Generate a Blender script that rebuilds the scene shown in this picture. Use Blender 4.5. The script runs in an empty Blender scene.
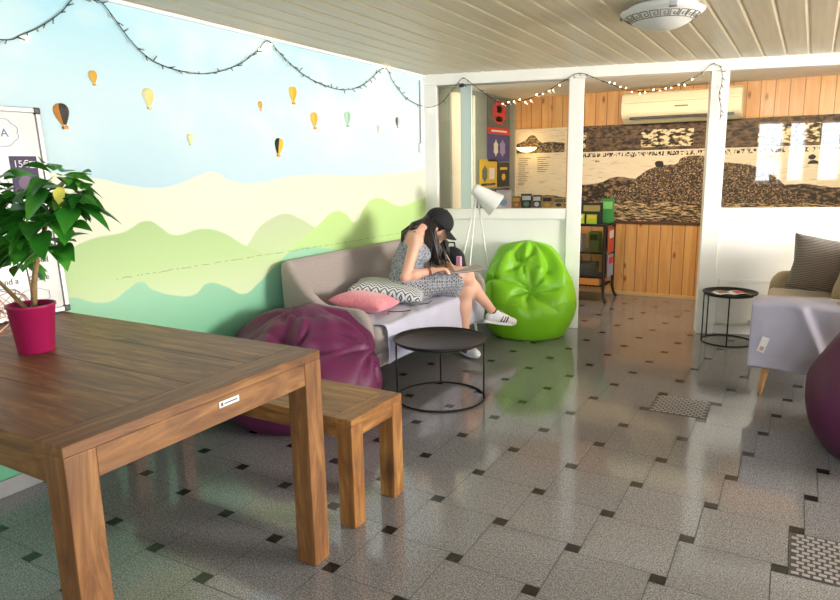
import bpy, bmesh, math, random
import numpy as np
from mathutils import Vector, Matrix, noise
random.seed(7)
SC = bpy.context.scene
COL = SC.collection
PI = math.pi

# ---------------------------------------------------------------- camera, world, light, exposure
CAM_H = 1.35
cam = bpy.data.cameras.new('camera')
cam.sensor_width = 36.0
cam.sensor_fit = 'HORIZONTAL'
cam.lens = 36.0 * 660.94 / 840.0
cam.clip_start = 0.05
cam_o = bpy.data.objects.new('camera', cam)
COL.objects.link(cam_o)
Rr = Vector((0.8630, 0.5049, -0.0186)).normalized()
Rf = Vector((-0.4986, 0.8450, -0.1935)).normalized()
Ru = Rr.cross(Rf).normalized()
Rr = Rf.cross(Ru).normalized()
m = Matrix((Rr, Ru, -Rf)).transposed().to_4x4()
m.translation = Vector((0, 0, CAM_H))
cam_o.matrix_world = m
SC.camera = cam_o
SC.view_settings.view_transform = 'Standard'
SC.view_settings.look = 'None'
SC.view_settings.gamma = 1.0
SC.view_settings.use_curve_mapping = False
SC.view_settings.exposure = 1.28

world = bpy.data.worlds.new('world')
SC.world = world
world.use_nodes = True
bg = world.node_tree.nodes['Background']
bg.inputs['Color'].default_value = (0.80, 0.90, 1.0, 1)
bg.inputs['Strength'].default_value = 4.5

def area(name, loc, target, sx, sy, power, color):
    l = bpy.data.lights.new(name, 'AREA')
    l.shape = 'RECTANGLE'; l.size = sx; l.size_y = sy
    l.energy = power; l.color = color
    o = bpy.data.objects.new(name, l); COL.objects.link(o)
    o.location = loc
    o.rotation_euler = (Vector(target) - Vector(loc)).to_track_quat('-Z', 'Y').to_euler()
    return o
# daylight through the window openings of the right wall and the rear wall
area('window_daylight', (5.12, 4.3, 1.45), (-2.9, 4.7, 1.45), 2.0, 1.2, 215, (1.0, 0.955, 0.87))
area('window_daylight', (1.3, -1.42, 1.5), (0.2, 5.0, 1.3), 2.4, 1.1, 19, (0.86, 0.92, 1.0))
def point(name, loc, power, color, r=0.12):
    l = bpy.data.lights.new(name, 'POINT'); l.energy = power; l.color = color; l.shadow_soft_size = r
    o = bpy.data.objects.new(name, l); COL.objects.link(o); o.location = loc
# warm lamps of the back room
o_ = area('back_room_lamp', (-0.76, 5.94, 2.01), (-0.76, 5.94, 0), 4.0, .18, 17, (1.0, 0.82, 0.60))
o_.rotation_euler = (Matrix.Rotation(math.radians(15.5), 3, 'Z') @ Matrix.Rotation(math.radians(38), 3, 'X')).to_euler()

# ---------------------------------------------------------------- materials
def srgb(r, g, b):
    f = lambda c: (c / 255 / 12.92) if c / 255 <= 0.04045 else ((c / 255 + 0.055) / 1.055) ** 2.4
    return (f(r), f(g), f(b), 1)

class NT:
    def __init__(s, name):
        s.m = bpy.data.materials.new(name); s.m.use_nodes = True
        s.t = s.m.node_tree; s.n = s.t.nodes; s.b = s.n['Principled BSDF']
    def new(s, t, **kw):
        x = s.n.new(t)
        for k, v in kw.items(): setattr(x, k, v)
        return x
    def link(s, a, b): s.t.links.new(a, b)
    def put(s, sock, v):
        if hasattr(v, 'links') or hasattr(v, 'is_linked'): s.link(v, sock)
        else: sock.default_value = v
    def math(s, op, a, b=0.0, c=None, clamp=False):
        x = s.new('ShaderNodeMath', operation=op); x.use_clamp = clamp
        s.put(x.inputs[0], a); s.put(x.inputs[1], b)
        if c is not None: s.put(x.inputs[2], c)
        return x.outputs[0]
    def mix(s, f, a, b, blend='MIX'):
        x = s.new('ShaderNodeMix', data_type='RGBA', blend_type=blend)
        s.put(x.inputs[0], f); s.put(x.inputs[6], a); s.put(x.inputs[7], b)
        return x.outputs[2]
    def coord(s, kind='Object', scale=(1, 1, 1), rot=(0, 0, 0), loc=(0, 0, 0)):
        if kind == 'World':
            o = s.new('ShaderNodeNewGeometry').outputs['Position']
        else:
            o = s.new('ShaderNodeTexCoord').outputs[kind]
        mp = s.new('ShaderNodeMapping')
        mp.inputs['Scale'].default_value = scale; mp.inputs['Rotation'].default_value = rot; mp.inputs['Location'].default_value = loc
        s.link(o, mp.inputs[0]); return mp.outputs[0]
    def noise(s, vec, scale=5, detail=4, rough=0.5, dist=0.0):
        x = s.new('ShaderNodeTexNoise'); s.link(vec, x.inputs['Vector'])
        x.inputs['Scale'].default_value = scale; x.inputs['Detail'].default_value = detail
        x.inputs['Roughness'].default_value = rough; x.inputs['Distortion'].default_value = dist
        return x.outputs[0]
    def ramp(s, f, stops, interp='LINEAR'):
        x = s.new('ShaderNodeValToRGB'); s.put(x.inputs[0], f); cr = x.color_ramp; cr.interpolation = interp
        while len(cr.elements) < len(stops): cr.elements.new(0.5)
        for e, (p, c) in zip(cr.elements, stops): e.position = p; e.color = c
        return x.outputs[0]
    def bump(s, h, strength=0.3, dist=0.01):
        x = s.new('ShaderNodeBump'); s.put(x.inputs['Height'], h)
        x.inputs['Strength'].default_value = strength; x.inputs['Distance'].default_value = dist
        s.link(x.outputs[0], s.b.inputs['Normal'])
    def curve(s, f, pts):
        x = s.new('ShaderNodeFloatCurve'); s.put(x.inputs['Value'], f)
        c = x.mapping.curves[0]
        c.points[0].location = pts[0]; c.points[1].location = pts[-1]
        for p in pts[1:-1]: c.points.new(*p)
        x.mapping.update(); return x.outputs[0]

def simple(name, col, rough=0.6, metal=0.0, var=0.0, vs=8.0, bump=0.0, bs=60.0, sheen=0.0, spec=None, coat=0.0):
    t = NT(name); b = t.b
    b.inputs['Roughness'].default_value = rough; b.inputs['Metallic'].default_value = metal
    if spec is not None: b.inputs['Specular IOR Level'].default_value = spec
    if sheen: b.inputs['Sheen Weight'].default_value = sheen
    if coat: b.inputs['Coat Weight'].default_value = coat
    v = t.coord('Object')
    n = t.noise(v, vs, 4)
    dark = tuple(c * (1 - var) for c in col[:3]) + (1,)
    lite = tuple(min(1, c * (1 + var)) for c in col[:3]) + (1,)
    t.link(t.ramp(n, [(0.3, dark), (0.7, lite)]), b.inputs['Base Color'])
    if bump:
        t.bump(t.noise(v, bs, 3), bump, 0.004)
    return t.m

def emis(name, col, strength):
    t = NT(name); t.b.inputs['Base Color'].default_value = col
    t.b.inputs['Emission Color'].default_value = col; t.b.inputs['Emission Strength'].default_value = strength
    return t.m

M = {}
M['white'] = simple('white_painted_wood', (0.90, 0.88, 0.81, 1), 0.35, var=0.03, vs=3)
M['white_wall'] = simple('white_wall_paint', (0.89, 0.87, 0.81, 1), 0.6, var=0.03, vs=2, bump=0.05)
M['plaster'] = simple('grey_plaster', (0.55, 0.55, 0.53, 1), 0.8, var=0.05)
M['trim_white'] = simple('gloss_white_trim', (0.88, 0.88, 0.86, 1), 0.25, var=0.01)
M['black_metal'] = simple('black_powder_coat', (0.012, 0.012, 0.013, 1), 0.42, 0.3, var=0.15, vs=30)
M['tray_metal'] = simple('dark_tray_metal', (0.035, 0.033, 0.03, 1), 0.35, 0.5, var=0.12, vs=12)
M['white_metal'] = simple('white_enamel_metal', (0.85, 0.84, 0.80, 1), 0.3, var=0.02)
M['chrome'] = simple('brushed_steel', (0.6, 0.6, 0.6, 1), 0.3, 1.0, var=0.08)
M['dark_plastic'] = simple('dark_plastic', (0.03, 0.03, 0.035, 1), 0.4, var=0.1)
M['sofa'] = simple('grey_wool_weave', srgb(158, 146, 140), 0.95, var=0.10, vs=120, bump=0.25, bs=400, sheen=0.25)
M['sofa_beige'] = simple('beige_weave', srgb(176, 156, 128), 0.95, var=0.10, vs=120, bump=0.25, bs=400, sheen=0.2)
M['sheet'] = simple('lavender_grey_sheet', srgb(192, 190, 208), 0.85, var=0.05, vs=6, bump=0.12, bs=60, sheen=0.1)
M['sheet_dark'] = simple('slate_throw', srgb(178, 172, 186), 0.9, var=0.05, vs=10, bump=0.15, bs=150, sheen=0.2)
M['pink'] = simple('pink_knit', srgb(232, 138, 150), 0.95, var=0.14, vs=60, bump=0.5, bs=120, sheen=0.3)
M['green_bag'] = simple('lime_green_nylon', srgb(128, 196, 24), 0.42, var=0.04, vs=5, bump=0.12, bs=25)
M['purple_bag'] = simple('plum_purple_nylon', srgb(100, 28, 74), 0.5, var=0.08, vs=5, bump=0.12, bs=25)
M['purple_dark'] = simple('aubergine_nylon', srgb(86, 30, 66), 0.6, var=0.08, vs=5, bump=0.12, bs=25)
M['skin'] = simple('warm_skin', srgb(230, 178, 152), 0.5, var=0.04, vs=10)
M['skin'].node_tree.nodes['Principled BSDF'].inputs['Subsurface Weight'].default_value = 0.15
M['skin'].node_tree.nodes['Principled BSDF'].inputs['Subsurface Radius'].default_value = (0.02, 0.008, 0.005)
M['lip'] = simple('lip', srgb(190, 96, 92), 0.4)
M['hair'] = simple('dark_brown_hair', (0.018, 0.011, 0.009, 1), 0.38, var=0.4, vs=90, bump=0.4, bs=200)
M['cap'] = simple('black_cotton', (0.012, 0.012, 0.013, 1), 0.85, var=0.2, vs=80, bump=0.3, bs=300)
M['shoe'] = simple('white_leather', (0.80, 0.80, 0.82, 1), 0.4, var=0.03)
M['ink'] = simple('black_ink', (0.02, 0.02, 0.025, 1), 0.5)
M['blue_ink'] = simple('blue_marker_ink', (0.10, 0.12, 0.35, 1), 0.5)
M['paper'] = simple('paper', (0.82, 0.80, 0.76, 1), 0.7, var=0.03)
M['pot'] = simple('magenta_glazed_pot', srgb(156, 20, 76), 0.42, var=0.04)
M['soil'] = simple('dark_soil', (0.03, 0.02, 0.013, 1), 0.95, var=0.5, vs=80, bump=1.0, bs=90)
M['bark'] = simple('green_brown_bark', srgb(150, 120, 78), 0.8, var=0.25, vs=40, bump=0.4, bs=80)
M['copper'] = simple('copper_wire', (0.55, 0.27, 0.16, 1), 0.35, 0.9, var=0.1)
M['leg_wood'] = simple('pale_beech', srgb(205, 152, 92), 0.45, var=0.1, vs=20)
M['board'] = simple('whiteboard_enamel', (0.70, 0.70, 0.68, 1), 0.22, var=0.01)
M['alu'] = simple('grey_aluminium', (0.36, 0.35, 0.34, 1), 0.35, 0.6, var=0.05)
M['frost'] = simple('frosted_opal_glass', (0.80, 0.78, 0.72, 1), 0.35, var=0.02)
M['frost'].node_tree.nodes['Principled BSDF'].inputs['Transmission Weight'].default_value = 0.15
M['bulb'] = emis('warm_bulb', (1.0, 0.72, 0.35, 1), 9.0)
M['bulb_dim'] = simple('clear_bulb_tip', (0.35, 0.33, 0.28, 1), 0.25)
M['lampglow'] = emis('warm_lamp_glow', (1.0, 0.70, 0.30, 1), 3.0)
M['ac'] = simple('cream_plastic', srgb(236, 226, 190), 0.4, var=0.02)
M['grey_panel'] = simple('sage_grey_panel', srgb(128, 140, 132), 0.4, var=0.06, vs=4)
M['pale_panel'] = simple('pale_mint_panel', srgb(190, 205, 196), 0.35, var=0.03, vs=4)
M['stone_grey'] = simple('grey_brown_render', srgb(122, 112, 100), 0.85, var=0.08)
M['cream'] = simple('cream_paint', srgb(232, 224, 200), 0.5, var=0.03)

def flat(name, r, g, b, rough=0.6): return simple(name, srgb(r, g, b), rough, var=0.05, vs=30)

def glass_mat():
    t = NT('window_glass'); t.n.remove(t.b)
    out = t.n['Material Output']
    tr = t.new('ShaderNodeBsdfTransparent'); tr.inputs[0].default_value = (0.97, 0.98, 0.97, 1)
    gl = t.new('ShaderNodeBsdfGlossy'); gl.inputs['Roughness'].default_value = 0.01
    fr = t.new('ShaderNodeFresnel'); fr.inputs[0].default_value = 1.5
    f = t.math('MULTIPLY', fr.outputs[0], 1.6, clamp=True)
    mx = t.new('ShaderNodeMixShader'); t.link(f, mx.inputs[0]); t.link(tr.outputs[0], mx.inputs[1]); t.link(gl.outputs[0], mx.inputs[2])
    t.link(mx.outputs[0], out.inputs[0]); return t.m
M['glass'] = glass_mat()

def wood(name, base, dark, lite, axis, ring=9.0, rough=0.45, knots=True, scl=1.0):
    t = NT(name)
    sc = [9.0 * scl, 9.0 * scl, 9.0 * scl]; sc[axis] = 1.5 * scl
    v = t.coord('Object', tuple(sc))
    n1 = t.noise(v, 1.5, 6, 0.68, 1.6)
    w = t.new('ShaderNodeTexWave', wave_type='BANDS', bands_direction='XYZ'[1 if axis == 0 else 0])
    t.link(v, w.inputs['Vector']); w.inputs['Scale'].default_value = ring / 9.0; w.inputs['Distortion'].default_value = 9.0
    w.inputs['Detail'].default_value = 3.0; w.inputs['Detail Scale'].default_value = 1.4
    sf = [90.0, 90.0, 90.0]; sf[axis] = 4.0
    nf = t.noise(t.coord('Object', tuple(sf)), 1.0, 2)
    c = t.ramp(n1, [(0.34, dark), (0.5, base), (0.66, lite)])
    c = t.mix(t.math('MULTIPLY', w.outputs[1], 0.45), c, tuple(x * 0.62 for x in base[:3]) + (1,))
    c = t.mix(t.math('MULTIPLY', nf, 0.35), c, dark, 'MULTIPLY')
    if knots:
        vo = t.new('ShaderNodeTexVoronoi'); s2 = [5.5, 5.5, 5.5]; s2[axis] = 2.2
        t.link(t.coord('Object', tuple(s2), loc=(3.1, 1.7, 0.4)), vo.inputs['Vector']); vo.inputs['Scale'].default_value = 1.0
        k = t.ramp(vo.outputs['Distance'], [(0.05, (1, 1, 1, 1)), (0.22, (0, 0, 0, 1))])
        c = t.mix(t.math('MULTIPLY', k, 0.75), c, (0.045, 0.02, 0.01, 1))
    t.link(c, t.b.inputs['Base Color'])
    t.b.inputs['Roughness'].default_value = rough
    t.bump(nf, 0.12, 0.003)
    return t.m
WB, WD, WL = srgb(136, 90, 49), srgb(92, 54, 28), srgb(170, 122, 72)
M['wood_x'] = wood('acacia_wood_lengthways', WB, WD, WL, 0)
M['wood_y'] = wood('acacia_wood_crossways', WB, WD, WL, 1)
M['wood_z'] = wood('acacia_wood_upright', WB, WD, WL, 2)
B2, D2, L2 = srgb(158, 106, 54), srgb(108, 66, 32), srgb(190, 140, 78)
M['bwood_x'] = wood('honey_wood_lengthways', B2, D2, L2, 0)
M['bwood_y'] = wood('honey_wood_crossways', B2, D2, L2, 1)
M['bwood_z'] = wood('honey_wood_upright', B2, D2, L2, 2)

def pine_mat():
    t = NT('pine_cladding')
    v = t.coord('World', (1, 1, 1))
    sp = t.new('ShaderNodeSeparateXYZ'); t.link(v, sp.inputs[0])
    s = t.math('ADD', t.math('MULTIPLY', sp.outputs[0], 1 / 0.118), t.math('MULTIPLY', sp.outputs[1], 1 / 0.118))
    fr = t.math('FRACT', s)
    idx = t.math('FLOOR', s)
    wn = t.new('ShaderNodeTexWhiteNoise', noise_dimensions='1D'); t.link(idx, wn.inputs['W'])
    groove = t.math('LESS_THAN', t.math('ABSOLUTE', t.math('SUBTRACT', fr, 0.5)), 0.472)
    n = t.noise(t.coord('World', (14, 14, 0.9)), 1.5, 4, 0.6, 0.8)
    base = t.ramp(n, [(0.3, srgb(200, 142, 78)), (0.7, srgb(228, 178, 112))])
    base = t.mix(t.math('MULTIPLY', wn.outputs[0], 0.35), base, srgb(192, 132, 70))
    vo = t.new('ShaderNodeTexVoronoi'); t.link(t.coord('World', (8.5, 8.5, 3.6)), vo.inputs['Vector']); vo.inputs['Scale'].default_value = 1.0
    k = t.ramp(vo.outputs['Distance'], [(0.06, (1, 1, 1, 1)), (0.17, (0, 0, 0, 1))])
    base = t.mix(t.math('MULTIPLY', k, 0.8), base, srgb(110, 52, 20))
    c = t.mix(groove, srgb(124, 82, 42), base)
    t.link(c, t.b.inputs['Base Color']); t.b.inputs['Roughness'].default_value = 0.45
    t.bump(groove, 0.6, 0.006)
    return t.m
M['pine'] = pine_mat()

# ---------------------------------------------------------------- mesh helpers
def new_obj(name, me, mat, parent=None, smooth=False):
    for mm in (mat if isinstance(mat, (list, tuple)) else [mat]): me.materials.append(mm)
    if smooth:
        for p in me.polygons: p.use_smooth = True
    o = bpy.data.objects.new(name, me); COL.objects.link(o)
    if parent is not None: o.parent = parent
    return o
def obj(name, bm, mat, parent=None, smooth=False):
    bmesh.ops.recalc_face_normals(bm, faces=bm.faces)
    me = bpy.data.meshes.new(name); bm.to_mesh(me); bm.free()
    return new_obj(name, me, mat, parent, smooth)
def tag(o, label, cat, group=None, kind=None):
    if label: o['label'] = label
    if cat: o['category'] = cat
    if group: o['group'] = group
    if kind: o['kind'] = kind
    return o
def empty(name, loc, label, cat, group=None, rz=0.0):
    o = bpy.data.objects.new(name, None); COL.objects.link(o)
    o.location = loc; o.rotation_euler = (0, 0, rz); o.empty_display_size = 0.1
    return tag(o, label, cat, group)
def struct(o): o['kind'] = 'structure'; return o

def box(bm, x0, x1, y0, y1, z0, z1, bev=0.0, seg=2, mi=0, mtx=None):
    r = bmesh.ops.create_cube(bm, size=1.0); vs = r['verts']
    for v in vs:
        v.co = Vector((x0 + (v.co.x + .5) * (x1 - x0), y0 + (v.co.y + .5) * (y1 - y0), z0 + (v.co.z + .5) * (z1 - z0)))
    fs = list({f for v in vs for f in v.link_faces})
    if bev:
        es = list({e for v in vs for e in v.link_edges})
        rr = bmesh.ops.bevel(bm, geom=es, offset=bev, segments=seg, profile=0.5, affect='EDGES')
        vs = list({v for f in rr['faces'] for v in f.verts} | {v for v in vs if v.is_valid})
        fs = list({f for v in vs for f in v.link_faces})
    if mtx is not None:
        for v in vs: v.co = mtx @ v.co
    for f in fs: f.material_index = mi
    return vs
def tube(bm, pts, rad, n=8, closed=False, caps=True, mi=0):
    pts = [Vector(p) for p in pts]
    rads = rad if isinstance(rad, (list, tuple)) else [rad] * len(pts)
    N = len(pts); rings = []; up = None
    for i, p in enumerate(pts):
        a = pts[(i - 1) % N] if (closed or i > 0) else p
        b = pts[(i + 1) % N] if (closed or i < N - 1) else p
        t = (b - a).normalized()
        if up is None:
            up = t.orthogonal().normalized()
        up = (up - t * up.dot(t)).normalized()
        s = t.cross(up)
        rings.append([bm.verts.new(p + (up * math.cos(2 * PI * k / n) + s * math.sin(2 * PI * k / n)) * rads[i]) for k in range(n)])
    for i in range(N if closed else N - 1):
        A, B = rings[i], rings[(i + 1) % N]
        for k in range(n):
            f = bm.faces.new((A[k], A[(k + 1) % n], B[(k + 1) % n], B[k])); f.material_index = mi
    if caps and not closed:
        bm.faces.new(rings[0][::-1]).material_index = mi; bm.faces.new(rings[-1]).material_index = mi
def lathe(bm, prof, n=48, c=(0, 0, 0), mtx=None, mi=0):
    rings = []
    for r, z in prof:
        ring = []
        if r < 1e-6:
            p = Vector((c[0], c[1], c[2] + z)); p = mtx @ p if mtx is not None else p
            ring = [bm.verts.new(p)]
        else:
            for k in range(n):
                p = Vector((c[0] + r * math.cos(2 * PI * k / n), c[1] + r * math.sin(2 * PI * k / n), c[2] + z))
                p = mtx @ p if mtx is not None else p
                ring.append(bm.verts.new(p))
        rings.append(ring)
    for A, B in zip(rings, rings[1:]):
        for k in range(n):
            k2 = (k + 1) % n
            if len(A) == 1 and len(B) == 1: continue
            if len(A) == 1: f = bm.faces.new((A[0], B[k2], B[k]))
            elif len(B) == 1: f = bm.faces.new((A[k], A[k2], B[0]))
            else: f = bm.faces.new((A[k], A[k2], B[k2], B[k]))
            f.material_index = mi
def grid(bm, nu, nv, fn, closed_u=False, mi=0):
    V = [[bm.verts.new(fn(i / (nu if closed_u else nu - 1), j / (nv - 1))) for j in range(nv)] for i in range(nu)]
    for i in range(nu if closed_u else nu - 1):
        for j in range(nv - 1):
            a = V[(i + 1) % nu]
            f = bm.faces.new((V[i][j], a[j], a[j + 1], V[i][j + 1])); f.material_index = mi
    return V
def poly(bm, pts, depth, mi=0):
    """extrude a convex/concave outline of 3D points along vector depth"""
    a = [bm.verts.new(Vector(p)) for p in pts]; b = [bm.verts.new(Vector(p) + Vector(depth)) for p in pts]
    n = len(a)
    bm.faces.new(a).material_index = mi; bm.faces.new(b[::-1]).material_index = mi
    for i in range(n): bm.faces.new((a[i], b[i], b[(i + 1) % n], a[(i + 1) % n])).material_index = mi
def solidify(o, t, off=0.0):
    md = o.modifiers.new('solid', 'SOLIDIFY'); md.thickness = t; md.offset = off; return o
def subsurf(o, l=1):
    md = o.modifiers.new('sub', 'SUBSURF'); md.levels = l; md.render_levels = l; return o
def smoothed(t):
    t = max(0.0, min(1.0, t)); return t * t * (3 - 2 * t)
def text_mesh(name, body, size, mtx, mat, parent, thick=0.0006, align='LEFT'):
    cu = bpy.data.curves.new(name, 'FONT'); cu.body = body; cu.size = size; cu.extrude = thick; cu.align_x = align
    tmp = bpy.data.objects.new(name, cu); COL.objects.link(tmp)
    dg = bpy.context.evaluated_depsgraph_get()
    me = bpy.data.meshes.new_from_object(tmp.evaluated_get(dg))
    bpy.data.objects.remove(tmp)
    me.materials.clear(); me.transform(mtx)
    return new_obj(name, me, mat, parent)

# ---------------------------------------------------------------- signed distance shapes -> one continuous surface
class SDF:
    def __init__(s, lo, hi, res):
        s.lo = np.array(lo, float); s.res = res
        s.n = np.ceil((np.array(hi, float) - s.lo) / res).astype(int) + 1
        s.g = np.full(tuple(s.n), 0.2, np.float32)
        s.ax = [s.lo[i] + res * np.arange(s.n[i]) for i in range(3)]
    def _blk(s, lo, hi):
        a = np.clip(np.floor((np.array(lo) - s.lo) / s.res).astype(int), 0, s.n); b = np.clip(np.ceil((np.array(hi) - s.lo) / s.res).astype(int) + 1, 0, s.n)
        sl = tuple(slice(a[i], b[i]) for i in range(3))
        X, Y, Z = np.meshgrid(s.ax[0][sl[0]], s.ax[1][sl[1]], s.ax[2][sl[2]], indexing='ij')
        return sl, X, Y, Z
    def _comb(s, sl, d, k, sub=False):
        a = s.g[sl]
        if sub:
            s.g[sl] = np.maximum(a, -d); return
        if k <= 0: s.g[sl] = np.minimum(a, d); return
        h = np.clip(0.5 + 0.5 * (a - d) / k, 0, 1)
        s.g[sl] = (a * (1 - h) + d * h - k * h * (1 - h)).astype(np.float32)
    def cap(s, a, b, ra, rb=None, k=0.02, sub=False):
        rb = ra if rb is None else rb
        a = np.array(a, float); b = np.array(b, float); m = max(ra, rb) + k + 0.03
        sl, X, Y, Z = s._blk(np.minimum(a, b) - m, np.maximum(a, b) + m)
        if X.size == 0: return
        ab = b - a; L = max(1e-9, ab @ ab)
        t = np.clip(((X - a[0]) * ab[0] + (Y - a[1]) * ab[1] + (Z - a[2]) * ab[2]) / L, 0, 1)
        d = np.sqrt((X - a[0] - t * ab[0]) ** 2 + (Y - a[1] - t * ab[1]) ** 2 + (Z - a[2] - t * ab[2]) ** 2) - (ra + (rb - ra) * t)
        s._comb(sl, d, k, sub)
    def ell(s, c, r, rot=None, k=0.02, sub=False):
        c = np.array(c, float); r = np.array(r, float); m = r.max() + k + 0.03
        sl, X, Y, Z = s._blk(c - m, c + m)
        if X.size == 0: return
        P = np.stack([X - c[0], Y - c[1], Z - c[2]], -1)
        if rot is not None: P = P @ np.array(rot).T   # rows of rot = ellipsoid axes
        q = np.sqrt(((P / r) ** 2).sum(-1)); q2 = np.sqrt(((P / r ** 2) ** 2).sum(-1)) + 1e-9
        s._comb(sl, q * (q - 1) / q2, k, sub)
    def mesh(s, name):
        g = s.g; ins = g < 0
        nx, ny, nz = g.shape
        c = np.zeros((nx - 1, ny - 1, nz - 1), np.int8)
        for dx in (0, 1):
            for dy in (0, 1):
                for dz in (0, 1): c += ins[dx:nx - 1 + dx, dy:ny - 1 + dy, dz:nz - 1 + dz]
        act = (c > 0) & (c < 8)
        I = np.argwhere(act); idx = -np.ones(act.shape, np.int64); idx[act] = np.arange(len(I))
        acc = np.zeros((len(I), 3)); cnt = np.zeros(len(I))
        cor = [(0,0,0),(1,0,0),(0,1,0),(1,1,0),(0,0,1),(1,0,1),(0,1,1),(1,1,1)]
        vals = [g[I[:, 0] + q[0], I[:, 1] + q[1], I[:, 2] + q[2]].astype(float) for q in cor]
        for i, j in [(0,1),(2,3),(4,5),(6,7),(0,2),(1,3),(4,6),(5,7),(0,4),(1,5),(2,6),(3,7)]:
            a, b = vals[i], vals[j]; mk = (a < 0) != (b < 0)
            t = np.where(mk, a / np.where(mk, a - b, 1), 0)
            p = np.array(cor[i]) + t[:, None] * (np.array(cor[j]) - np.array(cor[i]))
            acc += p * mk[:, None]; cnt += mk
        V = (I + acc / cnt[:, None]) * s.res + s.lo
        Q = []
        for ax in range(3):
            u, v = (ax + 1) % 3, (ax + 2) % 3
            sa = [slice(None)] * 3; sb = [slice(None)] * 3; sa[ax] = slice(0, -1); sb[ax] = slice(1, None)
            A = ins[tuple(sa)]; B = ins[tuple(sb)]
            E = np.argwhere(A != B)
            E = E[(E[:, u] > 0) & (E[:, v] > 0) & (E[:, u] < g.shape[u] - 1) & (E[:, v] < g.shape[v] - 1)]
            fl = A[E[:, 0], E[:, 1], E[:, 2]]
            def cid(du, dv):
                F = E.copy(); F[:, u] -= du; F[:, v] -= dv; return idx[F[:, 0], F[:, 1], F[:, 2]]
            q = np.stack([cid(1, 1), cid(0, 1), cid(0, 0), cid(1, 0)], 1)
            q[~fl] = q[~fl][:, ::-1]; Q.append(q)
        Q = np.concatenate(Q)
        me = bpy.data.meshes.new(name); me.from_pydata(V.tolist(), [], Q.tolist()); me.update()
        return me

# ================================================================ THE ROOM
WX = -2.9                                    # left wall
A15 = math.radians(15.5)
PT = Vector((math.cos(A15), math.sin(A15), 0)); PN = Vector((-math.sin(A15), math.cos(A15), 0)); PO = Vector((-1.65, 5.42, 0))
PM = Matrix((PT, PN, Vector((0, 0, 1)))).transposed().to_4x4(); PM.translation = PO   # partition frame: x along, y away, z up
YB = 7.09                                    # back wall of the back room
XR = 5.2; YR = -1.5

# ---- floor: stone squares with small black squares between them (pinwheel lattice)
def build_floor():
    a, b = 0.3016, 0.0500; ang = math.radians(0.98)
    ex = Vector((math.cos(ang), math.sin(ang))); ey = Vector((-math.sin(ang), math.cos(ang)))
    P0 = Vector((-0.685, 1.833)); g = 0.0015
    bm = bmesh.new(); tone = bm.loops.layers.color.new('tone')
    def quad(x0, y0, x1, y1, mi, t, org):
        vs = [bm.verts.new(((org + ex * x + ey * y).x, (org + ex * x + ey * y).y, 0)) for x, y in ((x0, y0), (x1, y0), (x1, y1), (x0, y1))]
        f = bm.faces.new(vs); f.material_index = mi
        for l in f.loops: l[tone] = (t, t, t, 1)
    for i in range(-16, 26):
        for j in range(-24, 14):
            o = P0 + (ex * b + ey * a) * i + (ex * -a + ey * b) * j
            if not (WX - .35 < o.x < XR + .3 and YR - .3 < o.y < 7.35): continue
            quad(-b / 2 + g, -b / 2 + g, b / 2 - g, b / 2 - g, 1, random.random(), o)
            quad(b / 2 + g, -b / 2 + g, b / 2 + a - g, -b / 2 + a - g, 0, random.random(), o)
    vs = [bm.verts.new((x, y, -0.0015)) for x, y in ((WX - .4, YR - .4), (XR + .4, YR - .4), (XR + .4, 7.6), (WX - .4, 7.6))]
    bm.faces.new(vs).material_index = 2
    # granite
    t = NT('terrazzo_granite'); v = t.coord('World')
    at = t.new('ShaderNodeAttribute', attribute_name='tone')
    n1 = t.noise(v, 190, 3, 0.75); n2 = t.noise(v, 60, 4, 0.7)
    c = t.ramp(n1, [(0.36, srgb(62, 61, 63)), (0.5, srgb(120, 118, 119)), (0.64, srgb(190, 188, 188))])
    c = t.mix(0.35, c, t.ramp(n2, [(0.35, srgb(80, 79, 81)), (0.65, srgb(144, 141, 141))]))
    c = t.mix(t.math('MULTIPLY', at.outputs['Fac'], 0.16), c, srgb(92, 88, 86))
    t.link(c, t.b.inputs['Base Color'])
    t.link(t.math('ADD', t.math('MULTIPLY', t.noise(v, 5, 3), 0.08), 0.07), t.b.inputs['Roughness'])
    t.b.inputs['Specular IOR Level'].default_value = 0.8
    # black stone
    k = NT('black_stone'); kv = k.coord('World')
    k.link(k.ramp(k.noise(kv, 120, 3), [(0.4, (0.006, 0.006, 0.006, 1)), (0.8, (0.03, 0.028, 0.025, 1))]), k.b.inputs['Base Color'])
    k.b.inputs['Roughness'].default_value = 0.2
    gr = simple('dark_grout', srgb(74, 70, 66), 0.9, var=0.1)
    return struct(obj('floor', bm, [t.m, k.m, gr]))
build_floor()

# ---- perforated floor grates let into two of the tiles
def grate(x, y, label):
    a, b = 0.3016, 0.05; ang = math.radians(0.98)
    ex = Vector((math.cos(ang), math.sin(ang), 0)); ey = Vector((-math.sin(ang), math.cos(ang), 0))
    P0 = Vector((-0.685, 1.833, 0)); best = None
    for i in range(-6, 14):
        for j in range(-10, 10):
            c = P0 + (ex * b + ey * a) * i + (ex * -a + ey * b) * j + (ex + ey) * (a / 2) + (ex - ey * 0) * (b / 2) - ey * (b / 2)
            d = (c - Vector((x, y, 0))).length
            if best is None or d < best[0]: best = (d, c)
    c = best[1]
    e = empty('floor_grate', c, label, 'floor grate', 'perforated floor grates', ang)
    bm = bmesh.new(); box(bm, -.146, .146, -.146, .146, 0.0002, 0.002)
    obj('base_plate', bm, flat('grate_dark_plate', 72, 66, 62, 0.5), e)
    bm = bmesh.new()
    for r in range(12):
        for q in range(9):
            px = -.131 + q * .0325 + (0.016 if r % 2 else 0); py = -.132 + r * .024
            if px > .135: continue
            box(bm, px - .0115, px + .0115, py - .0075, py + .0075, 0.002, 0.0035)
    obj('raised_studs', bm, flat('grate_pale_studs', 158, 154, 152, 0.35), e)
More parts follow.
